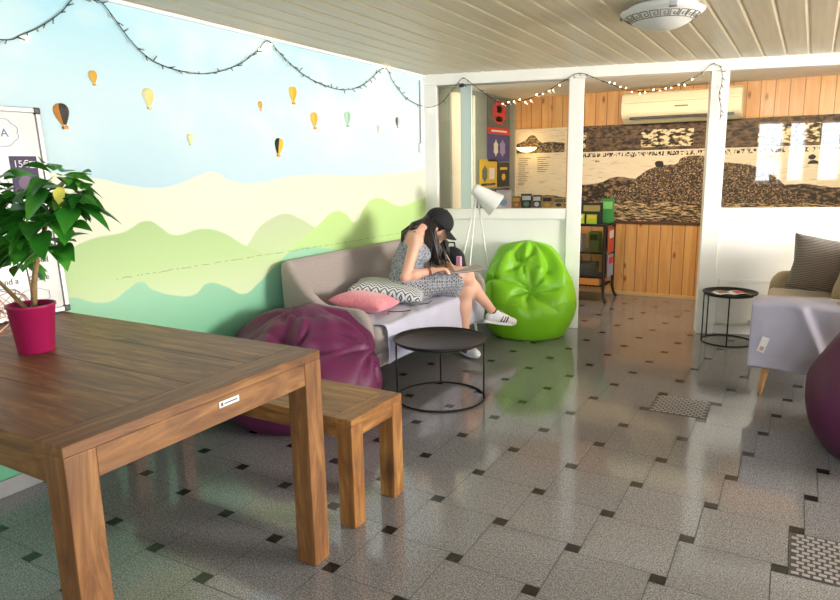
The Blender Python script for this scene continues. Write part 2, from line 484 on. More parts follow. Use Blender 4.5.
grate(-.52, 3.82, 'perforated floor grate farther back, in front of the small side table')
grate(.122, 2.50, 'perforated floor grate at the right edge of the foreground floor')

# ---- ceiling of tongue-and-groove boards running towards the partition
def ceil_z(y): return 2.128 + 0.0112 * (5.0 - y)
def build_ceiling():
    bm = bmesh.new(); w = 0.1445; x = -0.095 - w * 21
    back = [bm.verts.new(v) for v in ((WX - .2, YR - .2, ceil_z(YR) + .006), (XR + .2, YR - .2, ceil_z(YR) + .006), (XR + .2, 7.5, ceil_z(7.5) + .006), (WX - .2, 7.5, ceil_z(7.5) + .006))]
    bm.faces.new(back).material_index = 1
    while x < XR + .1:
        x1 = x + w; gp = .004; bv = .010
        prof = [(x + gp * .2, .005), (x + gp + bv * .3, .002), (x + gp + bv, 0), (x1 - gp - bv, 0), (x1 - gp - bv * .3, .002), (x1 - gp * .2, .005)]
        # beyond the partition plane the boards stop (the back room has its own ceiling)
        ye = PO.y + (max(min(x, 3.0), -2.95) - PO.x) * math.tan(A15) + .05
        A = [bm.verts.new((px, YR - .1, ceil_z(YR - .1) + dz)) for px, dz in prof]
        B = [bm.verts.new((px, ye, ceil_z(ye) + dz)) for px, dz in prof]
        for i in range(5): bm.faces.new((A[i], A[i + 1], B[i + 1], B[i])).material_index = 0 if i == 2 else 1
        x = x1
    t = NT('beige_ceiling_board'); v = t.coord('World', (30, 1.2, 1))
    t.link(t.ramp(t.noise(v, 1.3, 4, 0.6), [(0.3, srgb(198, 183, 155)), (0.7, srgb(214, 200, 172))]), t.b.inputs['Base Color'])
    t.b.inputs['Roughness'].default_value = 0.4
    o = struct(obj('ceiling', bm, [t.m, flat('cream_groove', 224, 208, 178)]))
build_ceiling()

# ---- left wall with the painted landscape
def mural_mat():
    t = NT('landscape_wall_paint'); pos = t.new('ShaderNodeNewGeometry').outputs['Position']
    sp = t.new('ShaderNodeSeparateXYZ'); t.link(pos, sp.inputs[0]); Y, Z = sp.outputs[1], sp.outputs[2]
    wob = t.noise(t.coord('World', (1, 1, 1)), 14, 3)
    u = t.math('DIVIDE', t.math('ADD', t.math('SUBTRACT', Y, 1.0), t.math('MULTIPLY', t.math('SUBTRACT', wob, 0.5), 0.012)), 4.3)
    def layer(pts, w=0.008):
        pts = [((y - 1.0) / 4.3, z / 2.2) for y, z in pts]
        hh = t.math('MULTIPLY', t.curve(u, pts), 2.2)
        return t.math('DIVIDE', t.math('SUBTRACT', hh, Z), w, clamp=True)
    A = [(1.0, 1.36), (1.6, 1.38), (1.971, 1.339), (2.095, 1.31), (2.296, 1.287), (2.425, 1.304), (2.557, 1.344), (2.672, 1.364), (2.787, 1.312), (3.004, 1.295), (3.294, 1.326), (3.608, 1.333), (4.012, 1.32), (4.485, 1.328), (4.8, 1.345), (5.3, 1.42)]
    B = [(1.0, .86), (1.4, .93), (1.7, 1.002), (1.896, 1.064), (2.068, 1.081), (2.205, 1.125), (2.28, 1.089), (2.357, 1.04), (2.554, 1.055), (2.668, 1.034), (2.869, 0.93), (3.1, .84), (3.5, .76), (5.3, .6)]
    B2 = [(1.0, .2), (2.5, .5), (2.78, .84), (2.903, .942), (3.014, 1.035), (3.12, 1.075), (3.236, 1.094), (3.378, 1.052), (3.497, .996), (3.7, .9), (4.0, .7), (5.3, .5)]
    B3 = [(1.0, .2), (3.0, .6), (3.25, .85), (3.367, .908), (3.561, .998), (3.768, 1.081), (3.884, 1.052), (3.991, .986), (4.1, 1.07), (4.208, 1.137), (4.318, 1.147), (4.607, 1.07), (4.9, 1.10), (5.3, 1.16)]
    C = [(1.0, .70), (1.4, .80), (1.753, .809), (1.894, .758), (1.963, .755), (2.051, .795), (2.135, .822), (2.189, .777), (2.353, .712), (2.46, .699), (2.565, .747), (2.696, .706), (2.841, .64), (2.946, .679), (3.095, .758), (3.3, .85), (3.8, .80), (5.3, .6)]
    n = t.noise(t.coord('World', (1, 1, 1.5)), 1.7, 5, 0.55)
    zt = t.math('DIVIDE', t.math('SUBTRACT', Z, 1.25), 0.95, clamp=True)
    sky = t.ramp(zt, [(0.0, srgb(176, 208, 220)), (0.5, srgb(196, 220, 226)), (1.0, srgb(160, 212, 228))])
    cl = t.math('MULTIPLY', t.ramp(n, [(0.46, (0, 0, 0, 1)), (0.66, (1, 1, 1, 1))]), t.ramp(zt, [(0.1, (.15, .15, .15, 1)), (0.55, (1, 1, 1, 1)), (1, (.6, .6, .6, 1))]))
    sky = t.mix(t.math('MULTIPLY', cl, 0.5), sky, srgb(240, 238, 226))
    far = t.math('DIVIDE', t.math('SUBTRACT', Y, 2.2), 2.6, clamp=True)
    sky = t.mix(t.math('MULTIPLY', far, 0.55), sky, srgb(232, 244, 248))  # overexposed glow of the far wall, painted into the sky colour
    cream = t.mix(t.math('MULTIPLY', n, .5), srgb(222, 226, 200), srgb(230, 229, 210))
    zb = t.math('DIVIDE', t.math('SUBTRACT', Z, 0.65), 0.5, clamp=True)
    green = t.ramp(zb, [(0.0, srgb(208, 220, 178)), (0.5, srgb(184, 210, 148)), (1.0, srgb(168, 198, 136))])
    green2 = t.ramp(zb, [(0.0, srgb(196, 222, 160)), (1.0, srgb(188, 200, 160))])
    green3 = t.ramp(zb, [(0.0, srgb(178, 212, 138)), (1.0, srgb(194, 222, 142))])
    teal = t.ramp(t.math('DIVIDE', Z, 0.85, clamp=True), [(0.0, srgb(92, 166, 128)), (0.55, srgb(120, 188, 150)), (1.0, srgb(156, 204, 170))])
    c = t.mix(layer(A), sky, cream)
    c = t.mix(layer(B2), c, green2); c = t.mix(layer(B), c, green); c = t.mix(layer(B3, .015), c, green3); c = t.mix(layer(C), c, teal)
    # broken hairline crack running along the wall at sofa height
    ck = t.math('ABSOLUTE', t.math('SUBTRACT', t.math('SUBTRACT', Z, t.math('MULTIPLY', t.math('SUBTRACT', wob, 0.5), .02)), t.math('MULTIPLY_ADD', Y, -0.0055, 0.864)))
    ckm = t.math('MULTIPLY', t.math('LESS_THAN', ck, 0.0022), t.math('GREATER_THAN', t.noise(t.coord('World', (0, 12, 0)), 2.0, 2), 0.49))
    ckm = t.math('MULTIPLY', ckm, t.math('GREATER_THAN', Y, 2.0))
    c = t.mix(t.math('MULTIPLY', ckm, .6), c, srgb(120, 120, 80))
    t.link(c, t.b.inputs['Base Color']); t.b.inputs['Roughness'].default_value = 0.55
    t.bump(t.noise(t.coord('World'), 18, 4), 0.06, 0.01)
    return t.m
bm = bmesh.new(); box(bm, WX - .12, WX, YR - .1, 5.07, 0, 2.4)
struct(obj('wall_left', bm, mural_mat()))
bm = bmesh.new(); box(bm, WX, WX + .014, YR, 4.95, 0, 0.075, .003)
struct(obj('baseboard_left', bm, flat('grey_stone_skirting', 150, 148, 146, 0.4)))
bm = bmesh.new()
for y0, y1 in ((YR, 1.8), (1.8, 5.04)):
    poly(bm, [(WX, y0, ceil_z(y0) - .016), (WX + .020, y0, ceil_z(y0) - .016), (WX + .028, y0, ceil_z(y0) - .001), (WX, y0, ceil_z(y0) - .001)], (0, 0, 0)) if False else None
    vs = [(WX, y, ceil_z(y) + dz) if k == 0 else (WX + k, y, ceil_z(y) + dz) for y in (y0, y1) for k, dz in ((0, -.018), (.018, -.018), (.024, -.002), (0, -.002))]
    vv = [bm.verts.new(v) for v in vs]
    for q in ((0, 1, 2, 3), (7, 6, 5, 4), (0, 4, 5, 1), (1, 5, 6, 2), (2, 6, 7, 3), (3, 7, 4, 0)): bm.faces.new([vv[i] for i in q])
struct(obj('trim_1', bm, M['trim_white']))

# ---- rear wall and right wall (behind and beside the camera) with their windows
def wall_with_holes(name, along, fixed, thick, u0, u1, z1, holes, mat):
    """wall as slabs around window holes; along='x' or 'y'"""
    bm = bmesh.new(); us = sorted({u0, u1} | {h[0] for h in holes} | {h[1] for h in holes})
    for a, b in zip(us, us[1:]):
        hs = [h for h in holes if h[0] <= a + 1e-6 and h[1] >= b - 1e-6]
        segs = [(0, z1)] if not hs else [(0, hs[0][2]), (hs[0][3], z1)]
        for p, q in segs:
            if along == 'x': box(bm, a, b, fixed, fixed + thick, p, q)
            else: box(bm, fixed, fixed + thick, a, b, p, q)
    return struct(obj(name, bm, mat))
RH = [(0.1, 2.55, 0.95, 2.05), (3.34, 3.85, 1.0, 2.09), (3.93, 4.27, 1.0, 2.09), (4.5, 4.95, 1.0, 2.09)]
wall_with_holes('wall_rear', 'x', YR - .12, .12, WX - .1, XR + .1, 2.4, RH, M['stone_grey'])
QH = [(2.9, 5.5, 0.85, 2.05)]
wall_with_holes('wall_right', 'y', XR, .12, YR - .1, 7.5, 2.4, QH, M['stone_grey'])
wi = 1
for h in RH:
    bm = bmesh.new()
    for x in (h[0], h[1]): box(bm, x - .03, x + .03, YR - .10, YR - .02, h[2] - .03, h[3] + .03)
    for z in (h[2], h[3]): box(bm, h[0], h[1], YR - .10, YR - .02, z - .03, z + .03)
    if h[1] - h[0] > 1:
        box(bm, (h[0] + h[1]) / 2 - .03, (h[0] + h[1]) / 2 + .03, YR - .10, YR - .02, h[2], h[3])
    f = struct(obj('window_%d' % wi, bm, M['trim_white'])); wi += 1
for h in QH:
    bm = bmesh.new()
    for y in (h[0], (h[0] * 2 + h[1]) / 3, (h[0] + h[1] * 2) / 3, h[1]): box(bm, XR + .02, XR + .10, y - .03, y + .03, h[2] - .03, h[3] + .03)
    for z in (h[2], h[3]): box(bm, XR + .02, XR + .10, h[0], h[1], z - .03, z + .03)
    struct(obj('window_%d' % wi, bm, M['trim_white'])); wi += 1

# ---- glazed white partition, its beam, posts, sill and lower panels
def pb(name, s0, s1, z0, z1, d0, d1, mat, bev=.004):
    bm = bmesh.new(); box(bm, s0, s1, d0, d1, z0, z1, bev, 1, mtx=PM)
    return struct(obj(name, bm, mat))
n_t = [2]
def ptrim(*a, **k):
    o = pb('trim_%d' % n_t[0], *a, **k); n_t[0] += 1; return o
ZB = 2.04
ptrim(-1.34, 3.7, ZB, 2.15, -.045, .06, M['white'])                       # beam
ptrim(-1.34, -1.195, 0, ZB, -.03, .05, M['white'])                        # left post on the wall
ptrim(-.105, .012, 0, ZB, -.04, .06, M['white'])                          # post left of the opening
ptrim(.946, 1.074, 0, ZB, -.04, .06, M['white'])                          # post right of the opening
ptrim(2.9, 3.1, 0, ZB, -.04, .06, M['white'])
for s0, s1, nm in ((-1.195, -.105, 'left'), (1.074, 2.9, 'right')):
    ptrim(s0, s1, .925, 1.012, -.035, .06, M['white'])                    # window ledge
    pb('wall_partition_' + nm, s0, s1, .0, .93, -.012, .05, M['white_wall'])
    bm = bmesh.new()
    box(bm, s0 + .002, s1 - .002, .010, .016, 1.012, ZB, mtx=PM)
    struct(obj('window_%d' % wi, bm, M['glass'])); wi += 1
pb('wall_partition_end', 3.1, 7.2, 0, 2.2, -.02, .06, M['white_wall'])
# slim sash of the left window, with its hasp
ptrim(-.995, -.902, 1.012, ZB, -.012, .03, M['pale_panel'])
ptrim(-.905, -.898, 1.012, ZB, -.016, .0, M['trim_white'])
ptrim(-1.195, -.105, ZB - .012, ZB, -.02, .03, M['alu'])
# framed recess low on the right-hand panel
for a in ((1.10, 1.16, .07, .43), (1.36, 2.88, .07, .10), (1.10, 1.36, .07, .10), (1.10, 2.88, .42, .45)):
    ptrim(a[0], a[1], a[2], a[3], -.022, -.012, M['white_wall'])
# small cover plate and conduit in the corner of the left wall
bm = bmesh.new(); box(bm, WX, WX + .025, 4.93, 5.0, 1.49, 1.57, .005)
sw = tag(obj('junction_box', bm, M['trim_white']), 'small white junction box on the painted wall beside the partition post', 'junction box')
bm = bmesh.new(); tube(bm, [(WX + .008, 4.965, 1.57), (WX + .008, 4.965, 2.08)], .006, 8); obj('conduit', bm, M['alu'], sw)

# ================================================================ BACK ROOM
bm = bmesh.new(); box(bm, -3.2, 2.5, YB, YB + .12, 0, 2.3)
struct(obj('wall_back', bm, M['pine']))
bm = bmesh.new(); box(bm, -3.07, -2.95, 5.12, YB, 0, 2.3)
struct(obj('wall_back_left', bm, M['grey_panel']))
bm = bmesh.new(); box(bm, 2.4, 2.5, 6.5, YB, 0, 2.3)
struct(obj('wall_back_right', bm, M['cream']))
bm = bmesh.new()
poly(bm, [(-2.95, 5.14, 2.098), (2.45, 6.64, 2.098), (2.45, YB, 2.098), (-2.95, YB, 2.098)], (0, 0, .03))
struct(obj('ceiling_back_room', bm, flat('grey_white_ceiling', 226, 222, 216)))
bm = bmesh.new(); box(bm, -2.93, 2.4, YB - .015, YB, 0, .035, .003)
struct(obj('baseboard_back', bm, flat('oak_skirting', 206, 170, 118)))
bm = bmesh.new(); box(bm, -2.12, 2.3, YB - .012, YB, .755, .785, .003)
struct(obj('trim_%d' % n_t[0], bm, flat('dark_dado_rail', 86, 56, 34))); n_t[0] += 1
# side door and its frame on the back room's left wall
bm = bmesh.new(); box(bm, -2.95, -2.925, 5.6, 5.82, .0, 2.05, .004); box(bm, -2.95, -2.92, 6.06, 6.09, 0, 2.05, .003)
struct(obj('door_1', bm, M['cream']))
bm = bmesh.new(); box(bm, -2.95, -2.93, 5.82, 6.06, .0, 2.05, .002)
struct(obj('trim_%d' % n_t[0], bm, M['pale_panel'])); n_t[0] += 1
bm = bmesh.new(); box(bm, -2.95, -2.9, 7.035, YB, 0, 2.098, .003)
struct(obj('trim_%d' % n_t[0], bm, flat('grey_corner_batten', 150, 146, 136))); n_t[0] += 1

def engraving_mat(hill, far, seed, frame=True):
    """old sepia engraving: paper sky, town on a hill, dark title band along the top"""
    t = NT('sepia_engraving'); pos = t.new('ShaderNodeNewGeometry').outputs['Position']
    sp = t.new('ShaderNodeSeparateXYZ'); t.link(pos, sp.inputs[0]); X, Z = sp.outputs[0], sp.outputs[2]
    x0, x1 = hill[0][0], hill[-1][0]
    u = t.math('DIVIDE', t.math('SUBTRACT', X, x0), x1 - x0, clamp=True)
    fine = t.noise(t.coord('World', (1, 1, 1.3), loc=(seed, 0, 0)), 62, 3, 0.8)
    med = t.noise(t.coord('World', (1, 1, 2.2), loc=(seed, 0, 0)), 16, 4, 0.7)
    big = t.noise(t.coord('World', (1, 1, 3), loc=(seed, 0, 0)), 5, 3, 0.6)
    def under(pts, w=.006):
        hh = t.math('MULTIPLY', t.curve(u, [((x - x0) / (x1 - x0), z / 2.2) for x, z in pts]), 2.2)
        hh = t.math('ADD', hh, t.math('MULTIPLY', t.math('SUBTRACT', med, .5), .03))
        return t.math('DIVIDE', t.math('SUBTRACT', hh, Z), w, clamp=True)
    paper = t.mix(big, srgb(222, 204, 172), srgb(240, 226, 198))
    ink = srgb(34, 24, 16)
    streak = t.ramp(t.noise(t.coord('World', (2.5, 1, 26), loc=(seed, 0, 0)), 3, 3), [(0.60, (0, 0, 0, 1)), (0.66, (1, 1, 1, 1))])
    c = t.mix(t.math('MULTIPLY', streak, .35), paper, srgb(120, 92, 60))
    # distant dark ridge
    farc = t.mix(t.ramp(med, [(0.50, (0, 0, 0, 1)), (0.60, (1, 1, 1, 1))]), srgb(40, 30, 22), srgb(150, 120, 84))
    c = t.mix(under(far), c, farc)
    town = t.ramp(fine, [(0.44, ink), (0.53, srgb(92, 68, 46)), (0.64, srgb(206, 176, 132))])
    c = t.mix(under(hill), c, town)
    # waterfront: dark boats and quays
    zf = t.math('LESS_THAN', Z, t.math('ADD', .93, t.math('MULTIPLY', med, .10)))
    quay = t.ramp(t.noise(t.coord('World', (5, 1, 30), loc=(seed + 3, 0, 0)), 3.2, 4, .7), [(0.42, srgb(30, 22, 14)), (0.50, srgb(96, 72, 46)), (0.58, srgb(216, 188, 142))])
    c = t.mix(zf, c, quay)
    if frame:
        fx = t.math('FRACT', t.math('MULTIPLY', t.math('ADD', X, 2.07), 1 / 1.06))
        band = t.math('GREATER_THAN', Z, 1.50)
        inset = t.math('MULTIPLY', t.math('GREATER_THAN', fx, .50), t.math('LESS_THAN', Z, 1.70))
        inset = t.math('MULTIPLY', inset, t.math('GREATER_THAN', Z, 1.53))
        inset = t.math('MULTIPLY', inset, t.math('LESS_THAN', fx, .97))
        pic = t.ramp(t.noise(t.coord('World', (1, 1, 2), loc=(seed + 9, 0, 0)), 15, 3, .6), [(0.44, ink), (0.5, srgb(150, 124, 84)), (0.55, srgb(230, 214, 172))])
        scroll = t.new('ShaderNodeTexMagic'); scroll.turbulence_depth = 3
        t.link(t.coord('World', (22, 1, 26)), scroll.inputs['Vector']); scroll.inputs['Scale'].default_value = 1.0
        dk = t.mix(t.math('GREATER_THAN', scroll.outputs[1], .66), t.mix(t.ramp(med, [(.42, (0, 0, 0, 1)), (.60, (1, 1, 1, 1))]), srgb(40, 30, 22), srgb(118, 92, 64)), srgb(176, 150, 112))
        c = t.mix(band, c, t.mix(inset, dk, pic))
        # title line of small lettering below the band
        z1 = t.math('MULTIPLY', t.math('LESS_THAN', t.math('ABSOLUTE', t.math('SUBTRACT', Z, 1.465)), .020), t.math('GREATER_THAN', t.noise(t.coord('World', (70, 1, 30)), 1.2, 2), .52))
        c = t.mix(z1, c, ink)
        # little flying figures in the sky
        vo = t.new('ShaderNodeTexVoronoi'); t.link(t.coord('World', (6.5, .01, 9), loc=(.35, 0, .3)), vo.inputs['Vector']); vo.inputs['Scale'].default_value = 1.0
        fg = t.math('MULTIPLY', t.math('LESS_THAN', t.math('ADD', vo.outputs['Distance'], t.math('MULTIPLY', fine,   .25)), .42), t.math('LESS_THAN', t.math('ABSOLUTE', t.math('SUBTRACT', Z, 1.39)), .055))
        c = t.mix(fg, c, ink)
    t.link(c, t.b.inputs['Base Color']); t.b.inputs['Roughness'].default_value = 0.6
    return t.m
hillR = [(-2.14, .98), (-1.95, 1.0), (-1.80, 1.06), (-1.66, 1.14), (-1.50, 1.28), (-1.34, 1.35), (-1.18, 1.365), (-1.14, 1.42), (-.9, 1.425), (-.8, 1.38), (-.5, 1.33), (-.3, 1.22), (-.1, 1.05), (.3, .98), (.8, 1.0), (2.3, 1.05)]
farR = [(-2.14, 1.16), (-1.95, 1.18), (-1.78, 1.24), (-1.6, 1.22), (-1.4, 1.2), (-1.0, 1.1), (-.5, 1.1), (-.1, 1.16), (.2, 1.13), (.5, 1.2), (1.0, 1.12), (2.3, 1.2)]
bm = bmesh.new(); box(bm, -2.14, 2.3, YB - .014, YB, .785, 1.765)
o = obj('mural_panel', bm, engraving_mat(hillR, farR, 0.0))
tag(o, 'wide sepia engraving mural of a hillside harbour town across the wooden back wall', 'mural')
hillL = [(-2.92, 1.0), (-2.8, 1.0), (-2.6, 1.0), (-2.4, 1.02), (-2.30, 1.0)]
bm = bmesh.new(); box(bm, -2.9, -2.315, YB - .014, YB, .82, 1.765)
o = obj('map_panel', bm, engraving_mat([(-2.92, .98), (-2.75, .99), (-2.55, 1.0), (-2.30, .98)], [(-2.92, 1.02), (-2.75, 1.03), (-2.5, 1.05), (-2.30, 1.02)], 4.0, False))
tag(o, 'pale vertical engraving panel with legend columns, seen through the left partition window', 'poster')
bm = bmesh.new(); box(bm, -2.885, -2.335, YB - .018, YB - .014, 1.505, 1.745)
obj('picture_strip', bm, engraving_mat([(-2.9, 1.60), (-2.8, 1.64), (-2.7, 1.70), (-2.6, 1.62), (-2.45, 1.59), (-2.3, 1.585)], [(-2.9, 1.58), (-2.7, 1.6), (-2.5, 1.62), (-2.3, 1.6)], 7.0, False), o)
for cx_, n_, top in ((-2.86, 14, 1.45), (-2.64, 8, 1.46)):
    bm = bmesh.new()
    for k in range(n_):
        w_ = random.uniform(.06, .15)
        box(bm, cx_, cx_ + w_, YB - .016, YB - .014, top - k * .022 - .006, top - k * .022)
    obj('legend_column', bm, flat('sepia_ink', 90, 74, 56), o)

# ---- air conditioner over the mural
e = empty('air_conditioner', (-1.70, YB, 1.76), 'long cream wall-mounted air conditioner above the sepia mural', 'air conditioner')
bm = bmesh.new(); L_ = 1.08
prof = [(0, 0), (0, .29), (-.16, .29), (-.20, .27), (-.215, .2), (-.215, .085), (-.19, .05), (-.10, 0)]
a_ = [bm.verts.new((0, y, z)) for y, z in prof]; b_ = [bm.verts.new((L_, y, z)) for y, z in prof]
bm.faces.new(a_); bm.faces.new(b_[::-1])
for i in range(len(prof)): bm.faces.new((a_[i], b_[i], b_[(i + 1) % 8], a_[(i + 1) % 8]))
bmesh.ops.bevel(bm, geom=list(bm.edges), offset=.008, segments=2, affect='EDGES')
obj('body', bm, M['ac'], e)
bm = bmesh.new(); box(bm, .08, L_ - .06, -.206, -.16, .035, .058, .003); obj('louvre', bm, M['dark_plastic'], e)
bm = bmesh.new(); box(bm, .02, L_ - .02, -.2165, -.213, .188, .191); obj('seam_line', bm, flat('seam_grey', 150, 142, 120), e)
bm = bmesh.new(); box(bm, .50, .62, -.217, -.2155, .135, .147); obj('maker_badge', bm, flat('badge_grey', 120, 112, 96), e)

# ---- glowing bowl lamp on the back wall and lattice ornament
e = empty('wall_lamp', (-2.72, YB - .02, 1.55), 'glowing yellow bowl-shaped wall lamp above the legend panel in the back room', 'lamp')
bm = bmesh.new(); lathe(bm, [(0, -.035), (.05, -.03), (.09, -.012), (.11, .012), (.105, .014), (.08, 0), (0, -.02)], 32, (0, -.12, 0)); obj('lamp_shade', bm, M['lampglow'], e, True)
bm = bmesh.new(); tube(bm, [(0, .02, -.03), (0, -.06, -.045), (0, -.12, -.035)], .008); obj('arm', bm, M['chrome'], e)

# ---- posters on the side wall of the back room
def poster(name, y0, y1, z0, z1, bg_, shapes, label):
    e_ = bmesh.new(); box(e_, -2.945, -2.94, y0, y1, z0, z1)
    o_ = obj(name, e_, bg_); tag(o_, label, 'poster', 'posters on the side wall of the back room')
    for nm, mt, pts in shapes:
        b_ = bmesh.new(); poly(b_, [(-2.9398, y0 + u_ * (y1 - y0), z0 + v_ * (z1 - z0)) for u_, v_ in pts], (.0012, 0, 0)); obj(nm, b_, mt, o_)
    return o_
def blob(cx_, cy_, rx, ry, n=14, sq=0): return [(cx_ + rx * math.cos(2 * PI * k / n) * (1 + sq * ((k % 2) - .5)), cy_ + ry * math.sin(2 * PI * k / n) * (1 + sq * ((k % 2) - .5))) for k in range(n)]
def rect(a, b, c, d): return [(a, c), (b, c), (b, d), (a, d)]
red, wht, blu, yel, blk, gry = flat('print_red', 205, 46, 44), flat('print_white', 226, 222, 214), flat('print_blue', 52, 48, 120), flat('print_yellow', 214, 176, 44), flat('print_black', 30, 32, 30), flat('print_grey', 92, 96, 94)
poster('poster', 6.43, 7.0, 1.775, 2.08, gry, [('figure_print', red, blob(.5, .5, .30, .40, 16, .22)), ('face_print', wht, blob(.5, .62, .13, .14)), ('body_print', wht, blob(.5, .28, .16, .10))], 'grey poster with a big red figure, topmost on the side wall')
poster('poster', 6.43, 7.0, 1.705, 1.77, red, [('title_print', wht, rect(.15, .85, .35, .62))], 'narrow red poster strip with a white title line')
o_ = poster('poster', 6.43, 7.0, 1.42, 1.70, blu, [('figure_print', wht, blob(.35, .5, .10, .28, 12, .3)), ('dancer_print', flat('print_lilac', 140, 130, 190), blob(.66, .5, .13, .3, 12, .3))], 'dark blue poster with pale dancing figures below the red one')
poster('poster', 6.22, 6.66, 1.15, 1.44, yel, [('blob_print', gry, blob(.3, .5, .15, .28, 12, .2)), ('letter_print', wht, rect(.55, .85, .3, .7)), ('line_print', blk, rect(.1, .9, .08, .16))], 'yellow poster with grey and white shapes, lower left on the side wall')
poster('poster', 6.68, 7.0, 1.15, 1.41, blk, [('line_print', yel, rect(.2, .8, .7, .8)), ('drop_print', yel, blob(.5, .4, .16, .14))], 'black poster with yellow marks right of the yellow one')
poster('poster', 6.22, 7.0, .98, 1.13, blk, [('lettering_print', wht, [(.06, .3), (.2, .85), (.34, .35), (.48, .9), (.62, .35), (.76, .85), (.94, .3), (.9, .12), (.1, .12)])], 'black poster strip with chunky white lettering, lowest on the side wall')

# ---- leaflets and books standing on the ledge behind the left window
def standing(name, s0, s1, h_, mats, label, tilt=.10):
    e_ = empty(name, PM @ Vector(((s0 + s1) / 2, .075, 1.012)), label, 'leaflet', 'leaflets along the partition ledge', A15)
    e_.rotation_euler = (-tilt, 0, A15)
    w = (s1 - s0) / 2; b_ = bmesh.new(); box(b_, -w, w, 0, .010, 0, h_); obj('cover', b_, mats[0], e_)
    b_ = bmesh.new(); box(b_, -w * .8, w * .8, -.0012, 0, h_ * .55, h_ * .85); obj('title_print', b_, mats[1], e_)
    b_ = bmesh.new(); poly(b_, [(w * .55 * math.cos(q * .7), -.001, h_ * (.28 + .18 * math.sin(q * .7))) for q in range(9)], (0, .001, 0)); obj('picture_print', b_, mats[2], e_)
standing('leaflet', -.705, -.575, .155, (flat('pink_cover', 222, 196, 204), wht, flat('teal_print', 110, 160, 190)), 'tall pale pink magazine on the ledge behind the lamp shade')
standing('leaflet', -.565, -.495, .10, (flat('brown_cover', 150, 100, 60), yel, flat('orange_print', 226, 140, 60)), 'brown booklet with an orange disc on the ledge')
standing('leaflet', -.49, -.40, .12, (blk, wht, flat('green_print', 90, 140, 120)), 'black leaflet with a greenish picture on the ledge')
standing('leaflet', -.395, -.32, .11, (flat('slate_cover', 70, 78, 84), wht, wht), 'slate grey leaflet with white picture on the ledge')
standing('leaflet', -.315, -.225, .10, (flat('tan_cover', 176, 140, 72), blk, yel), 'tan leaflet with yellow picture on the ledge')
standing('leaflet', -.22, -.13, .085, (flat('ochre_cover', 196, 160, 80), gry, blk), 'low ochre leaflet at the right end of the ledge')

# ---- black glass display cabinet in the back room
e = empty('display_cabinet', (-2.35, 6.52, 0), 'black metal cabinet with glass sides, bowed feet and a wooden drawer in the back room', 'cabinet')
CW, CD, CH = .64, .40, .765
bm = bmesh.new(); box(bm, 0, CW, 0, CD, CH, CH + .025, .006); obj('top', bm, M['black_metal'], e)
for sx, sy in ((.02, .02), (CW - .02, .02), (.02, CD - .02), (CW - .02, CD - .02)):
    fx = .035 if sx > .3 else -.035; fy = -.03 if sy < .2 else .03
    bm = bmesh.new(); tube(bm, [(sx, sy, CH), (sx, sy, .20), (sx, sy, .12), (sx + fx * .3, sy + fy * .3, .06), (sx + fx, sy + fy, .008)], [.016, .016, .016, .014, .017], 8); obj('leg', bm, M['black_metal'], e)
bm = bmesh.new()
for z in (.16, .245, .49): box(bm, .02, CW - .02, .02, CD - .02, z, z + .012)
obj('shelf', bm, M['black_metal'], e)
for nm, c4 in (('glass_pane', (.03, CW - .03, .018, .022, .26, CH)), ('glass_pane', (CW - .022, CW - .018, .03, CD - .03, .26, CH))):
    bm = bmesh.new(); box(bm, *c4); obj(nm, bm, M['glass'], e)
bm = bmesh.new(); box(bm, .30, CW - .06, .012, CD - .05, .175, .24, .003); obj('drawer', bm, flat('orange_wood', 196, 128, 62), e)
def small(name, loc, dims, mats, label, cat, group, rz=0):
    e_ = empty(name, loc, label, cat, group, rz); w, d, h_ = dims
    b_ = bmesh.new(); box(b_, -w / 2, w / 2, -d / 2, d / 2, 0, h_, .001, 1); obj('cover', b_, mats[0], e_)
    if len(mats) > 1:
        b_ = bmesh.new(); box(b_, -w * .38, w * .38, -d / 2 - .0012, -d / 2, h_ * .58, h_ * .88); obj('title_print', b_, mats[1], e_)
    return e_
g_ = 'things in and on the black cabinet'
small('price_sign', (-1.90, 6.66, CH + .025), (.22, .012, .20), (flat('dark_sign', 34, 36, 34), flat('sign_gold', 150, 140, 80)), 'dark green sign with pale lines standing on the cabinet', 'sign', g_)
small('price_sign', (-1.755, 6.72, CH + .025), (.12, .012, .24), (flat('green_card', 58, 140, 66), flat('card_pale', 120, 190, 110)), 'bright green card standing right of the dark sign', 'sign', g_)
small('leaflet_stack', (-2.0, 6.56, CH + .025), (.11, .02, .095), (flat('lime_card', 178, 196, 52), wht), 'lime green leaflets in front of the dark sign', 'leaflet', g_)
small('leaflet_stack', (-1.87, 6.56, CH + .025), (.10, .02, .09), (flat('lime_card_b', 160, 186, 44), yel), 'yellow-green leaflets right of the lime ones', 'leaflet', g_)
small('box', (-2.08, 6.68, .502), (.20, .14, .17), (flat('pale_box', 186, 190, 182), gry), 'pale box behind glass on the upper cabinet shelf', 'box', g_)
small('box', (-1.86, 6.68, .502), (.10, .12, .20), (flat('olive_box', 120, 112, 76), blk), 'olive carton on the right of the upper cabinet shelf', 'box', g_)
small('box', (-1.98, 6.70, .257), (.28, .14, .13), (flat('grey_box', 74, 82, 84), gry), 'dark grey box on the lower cabinet shelf', 'box', g_)
small('magazine', (-1.695, 6.66, .50), (.20, .004, .25), (flat('red_mag', 196, 70, 48), flat('mag_white', 214, 210, 214)), 'red magazine hanging on the side of the black cabinet', 'magazine', g_, PI / 2)
small('magazine', (-1.695, 6.66, .26), (.20, .004, .22), (flat('blue_mag', 150, 160, 196), red), 'pale blue magazine hanging below the red one', 'magazine', g_, PI / 2)

